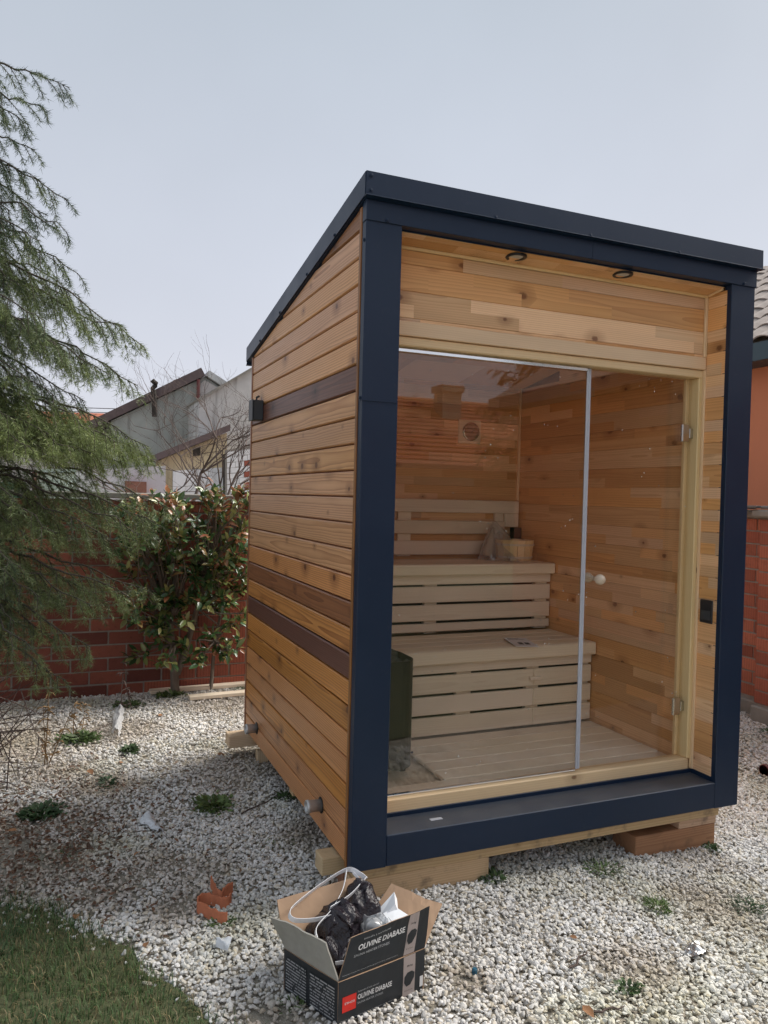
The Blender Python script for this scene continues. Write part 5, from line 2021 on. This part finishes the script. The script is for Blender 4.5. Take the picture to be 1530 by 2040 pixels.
M['dry'] = plain('dry_stalk', (0.20, 0.12, 0.05), 0.9, var=0.3)
stems('dry_stalk', 'tall dry brown stalk standing in the gravel at the left', -1.02, 1.86, 3, 0.50, (0.1, 0.0), M['dry'], 4, r_=0.004, spread=0.015)
stems('dry_stalk', 'short dry stalk rising from the bright green weed near the brick wall', -0.86, 2.26, 2, 0.32, (0.05, 0), M['dry'], 8, r_=0.003, spread=0.02)
stems('young_shoot', 'dark young shoot standing in front of the brick wall', -0.56, 2.75, 2, 0.42, (0, 0), M['twig'], 14, r_=0.004, spread=0.03)
tg = MB()
rr = random.Random(31)
for k in range(120):
    p = Vector((-1.50 + rr.gauss(0, 0.17), 1.75 + rr.gauss(0, 0.22), rr.uniform(-0.13, 0.35)))
    d = Vector((rr.uniform(-0.2, 0.9), rr.gauss(-0.2, .4), rr.gauss(0.35, .6))).normalized()
    q = [p]
    for j in range(4):
        d = (d + Vector((rr.gauss(0, .18), rr.gauss(0, .18), -0.05))).normalized()
        q.append(q[-1] + d * rr.uniform(0.07, 0.13))
    tg.tube(q, [0.0035, 0.003, 0.0024, 0.0018, 0.001], 3, False)
tag(tg.build('dead_brushwood', M['twig'], None, fix=False), 'tangle of dark dead twigs under the cedar at the left edge', 'brushwood', kind='stuff')
# ================================================================== CARTON AND LITTER
M['kraft'] = plain('kraft_board', (0.36, 0.235, 0.15), 0.85, var=0.18, scale=14, bump=0.2)
M['kraft_grey'] = plain('grey_kraft_board', (0.33, 0.315, 0.28), 0.85, var=0.15, scale=40, bump=0.2)
M['box_black'] = plain('black_printed_board', (0.016, 0.020, 0.025), 0.42, var=0.25, scale=25, bump=0.15)
M['box_pink'] = plain('pale_printed_stripe', (0.38, 0.32, 0.30), 0.6, var=0.08)
M['box_red'] = plain('red_print', (0.72, 0.03, 0.02), 0.5, var=0.05)
M['white_print'] = plain('white_print', (0.70, 0.70, 0.70), 0.6, var=0.05)
M['grey_print'] = plain('grey_print', (0.42, 0.43, 0.44), 0.6, var=0.05)


def fine_print():
    g = G('fine_print_lines', 0.55)
    x, y, z = g.sep(g.obj())
    ln = g.m('LESS_THAN', g.m('FRACT', g.m('DIVIDE', z, 0.0088)), 0.40)
    row = g.m('FLOOR', g.m('DIVIDE', z, 0.0088))
    wd = g.n('TexWhiteNoise', {'Vector': g.xyz(g.m('FLOOR', g.m('DIVIDE', x, 0.0035)), row, 0)}, noise_dimensions='2D').outputs[0]
    para = g.m('GREATER_THAN', g.n('TexWhiteNoise', {'W': g.m('FLOOR', g.m('DIVIDE', z, 0.0264))}, noise_dimensions='1D').outputs[0], 0.12)
    k = g.m('MULTIPLY', g.m('MULTIPLY', ln, g.m('GREATER_THAN', wd, 0.22)), para)
    return g.col(g.mix(g.m('MULTIPLY', k, 0.8), (0.016, 0.020, 0.025), (0.42, 0.43, 0.44)))


M['fine'] = fine_print()
ZB, ZT = -0.122, 0.000
cn, cl, crr = Vector((-0.240, -0.556, 0)), Vector((-0.337, -0.351, 0)), Vector((0.053, -0.495, 0))
cb_ = cl + crr - cn
carton = empty('cardboard_box', ((cn + cb_) / 2 + Vector((0, 0, ZB))), 'open black printed cardboard box full of packaging waste on the gravel in front', 'box')


def pt3(p, z):
    return Vector((p.x, p.y, z))


class Sheet:
    """a bent piece of board between four corners (bottom left, bottom right, top right, top left)"""

    def __init__(s, c, bend=0.0, wave=0.0, seed=0, t=0.004):
        s.c = [Vector(p) for p in c]
        s.n = (s.c[1] - s.c[0]).cross(s.c[3] - s.c[0]).normalized()
        s.bend, s.wave, s.seed, s.t = bend, wave, seed, t

    def at(s, a, b, off=0.0):
        p = lerp4(s.c, a, b)
        w = s.bend * math.sin(math.pi * min(max(b, 0), 1) * 0.5) * (0.4 + 0.6 * math.sin(math.pi * a)) + s.wave * b * (float(fbm(a * 3.1 + s.seed, b * 1.3, s.seed)) - 0.5) * 2
        ragged = Vector((0, 0, 1)) * (s.wave * 0.6 * (float(fbm(a * 5 + 9, 0.5, s.seed + 3)) - 0.5) * max(0.0, b - 0.5) * 2)
        return p + s.n * (w + off) + ragged

    def build(s, name, outer, inner, parent, nu=12, nv=5):
        mb = MB()
        for side, off in ((0, 0.0), (1, -s.t)):
            for i in range(nu + 1):
                for j in range(nv + 1):
                    mb.v.append(tuple(s.at(i / nu, j / nv, off)))
        m = (nu + 1) * (nv + 1)
        for i in range(nu):
            for j in range(nv):
                a = i * (nv + 1) + j
                mb.f.append((a, a + nv + 1, a + nv + 2, a + 1))
                mb.mi.append(0)
                mb.f.append((m + a, m + a + 1, m + a + nv + 2, m + a + nv + 1))
                mb.mi.append(1)
        rim = [i * (nv + 1) for i in range(nu + 1)] + [nu * (nv + 1) + j for j in range(1, nv + 1)] + [i * (nv + 1) + nv for i in range(nu - 1, -1, -1)] + [j for j in range(nv - 1, 0, -1)]
        for k in range(len(rim)):
            a, b = rim[k], rim[(k + 1) % len(rim)]
            mb.f.append((a, m + a, m + b, b))
            mb.mi.append(1)
        return mb.build(name, [outer, inner], parent, fix=False)

    def decal(s, name, mat, parent, a0, a1, b0, b1, off=0.0009, nu=6, nv=4):
        mb = MB()
        for i in range(nu):
            for j in range(nv):
                q = [(a0 + (a1 - a0) * (i + di) / nu, b0 + (b1 - b0) * (j + dj) / nv) for di, dj in ((0, 0), (1, 0), (1, 1), (0, 1))]
                mb.quad(*[s.at(a, b, off) for a, b in q])
        return mb.build(name, mat, parent, fix=False)

    def shape(s, name, mat, parent, pts, off=0.0016):
        mb = MB()
        mb.poly([s.at(a, b, off) for a, b in pts])
        return mb.build(name, mat, parent, fix=False)

    def text(s, body, mat, parent, a0, a1, b0, b1, off=0.0012, bold=0.0, name='lettering'):
        cu = bpy.data.curves.new('lettering', 'FONT')
        cu.body = body
        cu.resolution_u = 2
        cu.offset = bold
        to = bpy.data.objects.new('lettering', cu)
        COL.objects.link(to)
        bpy.context.view_layer.update()
        me = bpy.data.meshes.new_from_object(to.evaluated_get(bpy.context.evaluated_depsgraph_get()))
        bpy.data.objects.remove(to)
        co = np.array([v.co for v in me.vertices])
        lo, hi = co.min(0), co.max(0)
        for v in me.vertices:
            a = a0 + (a1 - a0) * (v.co.x - lo[0]) / (hi[0] - lo[0])
            b = b0 + (b1 - b0) * (v.co.y - lo[1]) / (hi[1] - lo[1])
            v.co = s.at(a, b, off)
        me.materials.clear()
        me.materials.append(mat)
        return link(name, me, mat, parent)


def printed(sh, part, top=False):
    if not top:
        sh.decal('logo', M['box_red'], part, 0.045, 0.195, 0.25, 0.615)
        sh.text('ETHOS', M['white_print'], part, 0.070, 0.178, 0.425, 0.475, 0.0016, 0.01)
        sh.text('Sustainable & hand selected', M['grey_print'], part, 0.21, 0.445, 0.605, 0.645)
        sh.text('OLIVINE DIABASE', M['white_print'], part, 0.21, 0.60, 0.43, 0.555, bold=0.02)
        sh.text('SAUNA HEATER STONES', M['grey_print'], part, 0.21, 0.50, 0.325, 0.375)
        sh.text('Natural stones for wood burning and electric sauna heaters', M['grey_print'], part, 0.03, 0.64, 0.045, 0.075)
    else:
        sh.text('Sustainable & hand selected', M['grey_print'], part, 0.17, 0.50, 0.83, 0.875)
        sh.text('OLIVINE DIABASE', M['white_print'], part, 0.13, 0.70, 0.60, 0.74, bold=0.02)
        sh.text('SAUNA HEATER STONES', M['grey_print'], part, 0.105, 0.52, 0.46, 0.52)
        sh.text('Natural stones for wood burning and electric sauna heaters', M['grey_print'], part, 0.03, 0.66, 0.075, 0.105)
    a0, a1 = (0.735, 0.880) if not top else (0.735, 0.865)
    sh.decal('stripe', M['box_pink'], part, a0, a1, 0.005, 0.995)
    w = a1 - a0
    sh.shape('stone_print', M['box_black'], part, [(a0 + w * x, y) for x, y in ((0.08, 0.36), (0.30, 0.25), (0.62, 0.27), (0.92, 0.42), (0.95, 0.54), (0.72, 0.60), (0.35, 0.59), (0.10, 0.50))])
    sh.text('20 kg', M['box_black'], part, a0 + w * 0.28, a0 + w * 0.76, 0.72, 0.775, 0.0016, 0.02)
    sh.text('Ø 5-10 cm', M['box_black'], part, a0 + w * 0.15, a0 + w * 0.8, 0.13, 0.165, 0.0016)


front_sh = Sheet([pt3(cn, ZB), pt3(crr, ZB), pt3(crr, ZT), pt3(cn, ZT)], 0.004, 0.002, 3)
pf = front_sh.build('front_panel', M['box_black'], M['kraft'], carton)
printed(front_sh, pf)
front_sh.decal('barcode_label', M['white_print'], pf, 0.945, 0.985, 0.10, 0.36, nu=2, nv=2)
left_sh = Sheet([pt3(cl, ZB), pt3(cn, ZB), pt3(cn, ZT), pt3(cl, ZT)], 0.003, 0.002, 5)
pl2 = left_sh.build('side_panel', M['box_black'], M['kraft'], carton)
# two columns of fine print
for a0, a1 in ((0.05, 0.44), (0.51, 0.95)):
    mb = MB()
    e = (cn - cl).normalized()
    mw = Matrix(((e.x, -e.y, 0, cl.x), (e.y, e.x, 0, cl.y), (0, 0, 1, ZB), (0, 0, 0, 1)))
    inv = mw.inverted()
    mb.quad(*[inv @ left_sh.at(a, b, 0.0012) for a, b in ((a0, 0.06), (a1, 0.06), (a1, 0.86), (a0, 0.86))])
    mb.build('fine_print', M['fine'], pl2, mw=mw, fix=False)
Sheet([pt3(crr, ZB), pt3(cb_, ZB), pt3(cb_, ZT), pt3(crr, ZT)], 0.002, 0.002, 6).build('side_panel', M['box_black'], M['kraft'], carton)
Sheet([pt3(cb_, ZB), pt3(cl, ZB), pt3(cl, ZT), pt3(cb_, ZT)], 0.002, 0.002, 7).build('back_panel', M['box_black'], M['kraft'], carton)
mb = MB()
mb.prism([pt3(p, ZB + 0.001) for p in (cn.lerp(cb_, .02), crr.lerp(cl, .02), cb_.lerp(cn, .02), cl.lerp(crr, .02))], (0, 0, 0.004))
mb.build('bottom_panel', M['kraft'], carton)
flap_f = Sheet([pt3(cn, ZT + 0.002), pt3(crr, ZT + 0.002), Vector((0.068, -0.492, 0.122)), Vector((-0.196, -0.528, 0.100))], 0.004, 0.012, 11)
pflap = flap_f.build('front_flap', M['box_black'], M['kraft'], carton, 16, 6)
printed(flap_f, pflap, True)
Sheet([pt3(cl, ZT + 0.001), pt3(cn, ZT + 0.001), Vector((-0.270, -0.522, 0.094)), Vector((-0.378, -0.338, 0.094))], -0.004, 0.010, 13).build('side_flap', M['kraft_grey'], M['kraft_grey'], carton)
Sheet([pt3(cb_, ZT + 0.001), pt3(cl, ZT + 0.001), Vector((-0.338, -0.262, 0.100)), Vector((-0.036, -0.213, 0.104))], 0.003, 0.008, 17).build('back_flap', M['box_black'], M['kraft'], carton)
Sheet([pt3(crr, ZT + 0.002), pt3(cb_, ZT + 0.002), Vector((0.060, -0.225, 0.062)), Vector((0.172, -0.372, 0.050))], 0.004, 0.012, 19).build('side_flap', M['box_black'], M['kraft'], carton)

# contents
g = G('black_plastic_film', 0.22, 0, 0.55)
g.bump(g.m('ADD', g.noise(g.obj(), 45, 5), g.noise(g.obj(), 14, 3)), 0.8, 0.012)
M['bag_black'] = g.col((0.016, 0.011, 0.016))


def heap(cx, cy, rx, ry, z0, h):
    def fn(s, t):
        a = 2 * math.pi * s
        q = t ** 0.8
        return (cx + rx * q * math.cos(a), cy + ry * q * math.sin(a), z0 + h * (1 - q * q))
    return fn


crumple('black_plastic_bag', heap(-0.190, -0.378, 0.106, 0.100, -0.03, 0.135), 60, 24, M['bag_black'], 0.06, 15, 41, label='crumpled black plastic bag filling the left half of the cardboard box', cat='bag')
crumple('black_plastic_bag', heap(-0.105, -0.310, 0.085, 0.062, -0.03, 0.150), 40, 18, M['bag_black'], 0.06, 18, 57, label='bulge of black plastic film at the back of the cardboard box', cat='bag')
crumple('bubble_wrap', heap(-0.075, -0.41, 0.075, 0.055, 0.0, 0.075), 44, 18, film('bubble_film', 0.2, 0.16, 0.28), 0.05, 30, 63, label='clear bubble wrap in the middle of the cardboard box', cat='wrap')
M['foam'] = plain('white_foam', (0.82, 0.84, 0.87), 0.75, var=0.03, bump=0.1)
fo = empty('foam_packing', (0.0, -0.38, 0.0), 'white foam packing piece sticking out of the cardboard box on the right', 'packing')
mb = MB()
mb.prism([(-0.055, -0.335, 0.03), (0.030, -0.315, 0.085), (0.012, -0.365, 0.075), (-0.065, -0.372, 0.012)], (0.008, -0.006, -0.022))
mb.build('upright_piece', M['foam'], fo)
mb = MB()
mb.prism([(-0.045, -0.368, 0.046), (0.014, -0.352, 0.062), (0.050, -0.418, 0.050), (-0.028, -0.440, 0.036)], (0, 0, -0.028))
mb.build('tray_piece', M['foam'], fo)
B('wood_scrap', None, M['timber'], -0.190, -0.164, -0.535, -0.480, -0.04, 0.035, 0.001, 'z')
tag(bpy.data.objects[list(WM)[-1]], 'small brown wood scrap just inside the near edge of the cardboard box', 'wood')


def strap(name, pts, w, label):
    """flat strapping band along a path, standing on its edge"""
    w *= 1.45
    pts = [Vector(p) + Vector((0, 0, 0.022)) for p in pts]
    # smooth
    P_ = []
    for k in range(len(pts) - 1):
        p0, p1, p2, p3 = pts[max(k - 1, 0)], pts[k], pts[k + 1], pts[min(k + 2, len(pts) - 1)]
        for t in np.linspace(0, 1, 9)[:-1]:
            P_.append(0.5 * ((2 * p1) + (p2 - p0) * t + (2 * p0 - 5 * p1 + 4 * p2 - p3) * t * t + (3 * p1 - p0 - 3 * p2 + p3) * t ** 3))
    P_.append(pts[-1])
    mb = MB()
    n = len(P_)
    for k, p in enumerate(P_):
        t = (P_[min(k + 1, n - 1)] - P_[max(k - 1, 0)]).normalized()
        wv = Vector((0.25, -0.35, 0.9))
        wv = (wv - t * wv.dot(t)).normalized() * w / 2
        th_ = t.cross(wv).normalized() * 0.0007
        mb.v += [tuple(p - wv + th_), tuple(p + wv + th_), tuple(p + wv - th_), tuple(p - wv - th_)]
    for k in range(n - 1):
        for q in range(4):
            mb.f.append((4 * k + q, 4 * k + (q + 1) % 4, 4 * k + 4 + (q + 1) % 4, 4 * k + 4 + q))
            mb.mi.append(0)
    mb.f += [(3, 2, 1, 0), (4 * n - 4, 4 * n - 3, 4 * n - 2, 4 * n - 1)]
    mb.mi += [0, 0]
    return tag(mb.build(name, M['strap'], None, fix=True), label, 'strap')


M['strap'] = plain('white_strap', (0.82, 0.83, 0.86), 0.4, var=0.03)
strap('packing_strap', [(-0.206, -0.386, 0.066), (-0.262, -0.382, 0.064), (-0.312, -0.364, 0.064), (-0.318, -0.328, 0.066), (-0.286, -0.290, 0.070), (-0.18, -0.235, 0.090), (-0.098, -0.222, 0.112), (-0.068, -0.262, 0.112), (-0.050, -0.268, 0.095)], 0.011, 'long white packing strap looped over the black plastic in the box')
strap('packing_strap', [(-0.050, -0.270, 0.098), (-0.130, -0.335, 0.088), (-0.205, -0.372, 0.082)], 0.013, 'short straight white strap crossing the black plastic in the box')
strap('packing_strap', [(-0.100, -0.225, 0.112), (-0.14, -0.30, 0.092), (-0.20, -0.37, 0.076), (-0.265, -0.43, 0.068), (-0.272, -0.46, 0.05)], 0.007, 'thin white strap running down the middle of the black plastic')
strap('packing_strap', [(-0.085, -0.245, 0.112), (-0.055, -0.31, 0.075), (-0.06, -0.34, 0.05)], 0.007, 'short white strap hanging at the rear right of the black plastic')
strap('packing_strap', [(-0.235, -0.515, 0.006), (-0.20, -0.525, 0.010), (-0.165, -0.528, 0.012)], 0.009, 'stub of white strap at the near corner inside the box')


# ---- terracotta shards
M['terracotta'] = plain('terracotta', (0.46, 0.15, 0.07), 0.85, var=0.3, scale=35, bump=0.3)


def shard(path, h, label, tilt=0.0, th_=0.005):
    mb = MB()
    P_ = []
    pts = [Vector((x, y, 0)) for x, y in path]
    for k in range(len(pts) - 1):
        p0, p1, p2, p3 = pts[max(k - 1, 0)], pts[k], pts[k + 1], pts[min(k + 2, len(pts) - 1)]
        for t in np.linspace(0, 1, 7)[:-1]:
            P_.append(0.5 * ((2 * p1) + (p2 - p0) * t + (2 * p0 - 5 * p1 + 4 * p2 - p3) * t * t + (3 * p1 - p0 - 3 * p2 + p3) * t ** 3))
    P_.append(pts[-1])
    n = len(P_)
    for k, p in enumerate(P_):
        t = (P_[min(k + 1, n - 1)] - P_[max(k - 1, 0)]).normalized()
        nr_ = Vector((-t.y, t.x, 0)) * th_ / 2
        hh = h * (0.85 + 0.35 * float(fbm(k * 0.45, 2.0, 9)))
        ln = Vector((0.1, tilt, 1)).normalized() * hh
        b = Vector((0, 0, zgf(p.x) + 0.004))
        mb.v += [tuple(p + b + nr_), tuple(p + b - nr_), tuple(p + b - nr_ + ln), tuple(p + b + nr_ + ln)]
    for k in range(n - 1):
        for q in range(4):
            mb.f.append((4 * k + q, 4 * k + (q + 1) % 4, 4 * k + 4 + (q + 1) % 4, 4 * k + 4 + q))
            mb.mi.append(0)
    mb.f += [(0, 1, 2, 3), (4 * n - 4, 4 * n - 1, 4 * n - 2, 4 * n - 3)]
    mb.mi += [0, 0]
    return tag(mb.build('terracotta_shard', M['terracotta'], None, False), label, 'shard', 'broken terracotta on the gravel')


def G2(u, v, z=-0.123):
    k = _f + _r * ((u - 765) / FPX) - _u * ((v - 1020) / FPX)
    p = CAM + k * ((z - CAM.z) / k.z)
    return (p.x, p.y)


shard([G2(452, 1843), G2(430, 1838), G2(408, 1826), G2(394, 1819), G2(396, 1808), G2(412, 1802), G2(430, 1806), G2(442, 1810), G2(455, 1808), G2(460, 1800)], 0.036, 'S-shaped terracotta shard, the larger of the two on the gravel', 0.5)
shard([G2(420, 1770), G2(426, 1784), G2(434, 1797), G2(441, 1799), G2(447, 1792), G2(463, 1780)], 0.038, 'V-shaped terracotta shard, the smaller one lying behind the other', 0.45)

# ---- scraps
M['rag'] = plain('white_plastic_scrap', (0.62, 0.64, 0.66), 0.5, var=0.08)


def scrap(name, poly, lift, label, cat, mat, seed, sub=12):
    """small crumpled sheet lying on the gravel: four ground corners"""
    c = [Vector((x, y, zgf(x) + 0.010)) for x, y in poly]

    def fn(s, t):
        p = lerp4(c, s, t)
        p.z += lift * (0.35 + float(fbm(s * 3 + seed, t * 3, seed))) * math.sin(math.pi * min(1, s * 0.9 + 0.05)) + 0.3 * lift * abs(t - 0.5)
        return p
    return crumple(name, fn, sub, sub, mat, 0.018, 40, seed, label=label, cat=cat)


scrap('plastic_scrap', [G2(276, 1640), G2(302, 1632), G2(338, 1680), G2(312, 1664)], 0.03, 'white torn plastic scrap alone on the gravel left of the sauna', 'scrap', M['rag'], 5)
scrap('plastic_scrap', [G2(428, 1893), G2(440, 1880), G2(472, 1874), G2(455, 1902)], 0.02, 'small white torn plastic scrap below the terracotta shards', 'scrap', M['rag'], 8)
scrap('plastic_scrap', [G2(226, 1424), G2(248, 1418), G2(238, 1476), G2(224, 1470)], 0.05, 'greyish torn plastic scrap near the brick wall', 'scrap', film('dull_film', 0.3, 0.15, 0.4), 13)
scrap('foil_scrap', [G2(1362, 1882), G2(1385, 1862), G2(1412, 1884), G2(1388, 1900)], 0.02, 'crumpled silver foil scrap in the gravel at the lower right', 'scrap', plain('foil', (0.6, 0.6, 0.6), 0.25, 0.9), 21)
x, y = G2(945, 1942)
mb = MB()
mb.lathe([(0.0075, 0.0), (0.0085, 0.004), (0.0085, 0.016), (0.006, 0.019), (0, 0.019)], (x, y, zgf(x) + 0.006), 'Z', 12)
tag(mb.build('bottle_cap', plain('blue_plastic', (0.02, 0.10, 0.16), 0.4)), 'small blue plastic cap in the gravel right of the cardboard box', 'cap')
# white board leaning by the right wall, dark object at the right edge
mb = MB()
mb.prism([(3.05, 1.42, -0.17), (3.50, 1.58, -0.10), (3.56, 1.78, -0.02), (3.05, 1.75, -0.05)], (0, 0, 0.02))
tag(mb.build('white_board', plain('white_sheet', (0.66, 0.67, 0.68), 0.5)), 'white sheet of board lying at the foot of the right brick wall', 'board')
p = at(1524, 1560, 0.62)
fx = empty('plumbing_elbow', (p.x, p.y, zgf(p.x)), 'black pipe fitting lying on the gravel at the right edge', 'pipe')
zb_ = zgf(p.x) + 0.035
mb = MB()
mb.lathe([(0.030, 0), (0.030, 0.16), (0.024, 0.16), (0.024, 0.004), (0.0, 0.004)], (p.x - 0.01, p.y, zb_), 'X', 16)
mb.build('barrel', M['black'], fx, True)
mb = MB()
mb.lathe([(0.0345, 0), (0.0345, 0.02), (0.0305, 0.02), (0.0305, 0)], (p.x - 0.012, p.y, zb_), 'X', 16)
mb.build('flange', M['rust'], fx, True)

# planks by the brick wall
for (a, b, z0, lab) in (((300, 1386), (486, 1370), 0.0, 'far one of the two pale planks lying along the brick wall'), ((378, 1398), (486, 1388), 0.0, 'near one of the two pale planks lying along the brick wall')):
    pa, pb = G2(*a), G2(*b)
    L_ = math.hypot(pb[0] - pa[0], pb[1] - pa[1]) + 0.8
    me, _ = box_mesh(L_, 0.075, 0.024, 0.002)
    ang = math.atan2(pb[1] - pa[1], pb[0] - pa[0])
    o = link('plank', me, M['aspen'], None, T(pa[0], pa[1], -0.127 + 0.012) @ Matrix.Rotation(ang, 4, 'Z'))
    tag(o, lab, 'plank', 'planks by the brick wall')

# twigs and dry leaves on the gravel
M['dry_leaf'] = plain('dry_leaf', (0.26, 0.125, 0.055), 0.8, var=0.35, scale=60)
TW = [((140, 1480), (235, 1440), 'thin twig on the gravel below the cedar'), ((478, 1625), (560, 1585), 'dark twig on the gravel beside the clad wall'), ((690, 1738), (712, 1722), None), ((1140, 1935), (1170, 1895), 'short dark twig in the gravel at the lower right'), ((1190, 2025), (1245, 2010), 'pale twig in the gravel at the bottom right')]
for (a, b, lab) in TW:
    if not lab:
        continue
    pa, pb = Vector((*G2(*a), 0)), Vector((*G2(*b), 0))
    q = [pa.lerp(pb, t) + Vector((random.gauss(0, .006), random.gauss(0, .006), zgf(pa.x) + 0.016)) for t in np.linspace(0, 1, 6)]
    mb = MB()
    mb.tube(q, [0.004, 0.0036, 0.0034, 0.003, 0.0026, 0.0016], 5)
    tag(mb.build('twig', M['twig']), lab, 'twig', 'twigs on the gravel')
LFS = [(175, 1538, 0.06, 'curled brown dry leaf lying by the weed in the sunlit gravel'), (315, 1430, 0.05, 'brown dry leaf lying in front of the planks'), (432, 1506, 0.045, 'brown dry leaf between the scrap and the rear corner of the sauna'), (150, 1838, 0.045, 'dark dry leaf at the lawn edge'), (290, 1895, 0.04, 'dark dry leaf on the lawn edge near the carton'), (280, 1702, 0.035, 'small brown leaf below the white scrap'), (1160, 2008, 0.05, 'brown leaf in the gravel at the bottom right'), (1150, 1870, 0.03, 'reddish leaf fragment in the near gravel'), (240, 1525, 0.04, 'pale brown leaf beside the weed in the sunlit gravel'), (35, 1660, 0.05, 'brown leaf among the litter at the left edge')]
for k, (u, v, s_, lab) in enumerate(LFS):
    x, y = G2(u, v)
    rr = random.Random(k)
    me = np_mesh('dry_leaf', (LV * np.array([1, 1.3, 1.6])) * s_, LF, True)
    o = link('dry_leaf', me, M['dry_leaf'], None, T(x, y, zgf(x) + 0.016) @ Matrix.Rotation(rr.uniform(0, 6), 4, 'Z') @ Matrix.Rotation(rr.uniform(-.4, .4), 4, 'X'))
    tag(o, lab, 'leaf', 'dry leaves on the ground')
# brown leaf litter under the cedar, small and beyond counting
n = 2600
lx_, ly_ = rng.normal(-1.1, 0.32, n), rng.normal(0.95, 0.42, n)
ok = ly_ > lawn_edge(lx_) + 0.02
lx_, ly_ = lx_[ok], ly_[ok]
Vs, Cs = [], []
for x, y in zip(lx_, ly_):
    q = Vector((random.gauss(0, 1), random.gauss(0, 1), random.gauss(0, .35))).normalized()
    mw = np.array(leaf_frame(Vector((x, y, zgf(x) + random.uniform(0.006, 0.018))), q, random.uniform(0.012, 0.03), random.random()))
    Vs.append(LV @ mw[:3, :3].T + mw[:3, 3])
    Cs.append(np.repeat((np.array([0.16, 0.085, 0.05]) * random.uniform(0.5, 1.4))[None], 8, 0))
me = np_mesh('leaf_litter', np.concatenate(Vs), np.concatenate([LF + 8 * k for k in range(len(Vs))]), True)
put_colors(me, np.concatenate(Cs))
tag(link('leaf_litter', me, M['grass']), 'brown leaf litter over the gravel under the cedar', 'litter', kind='stuff')
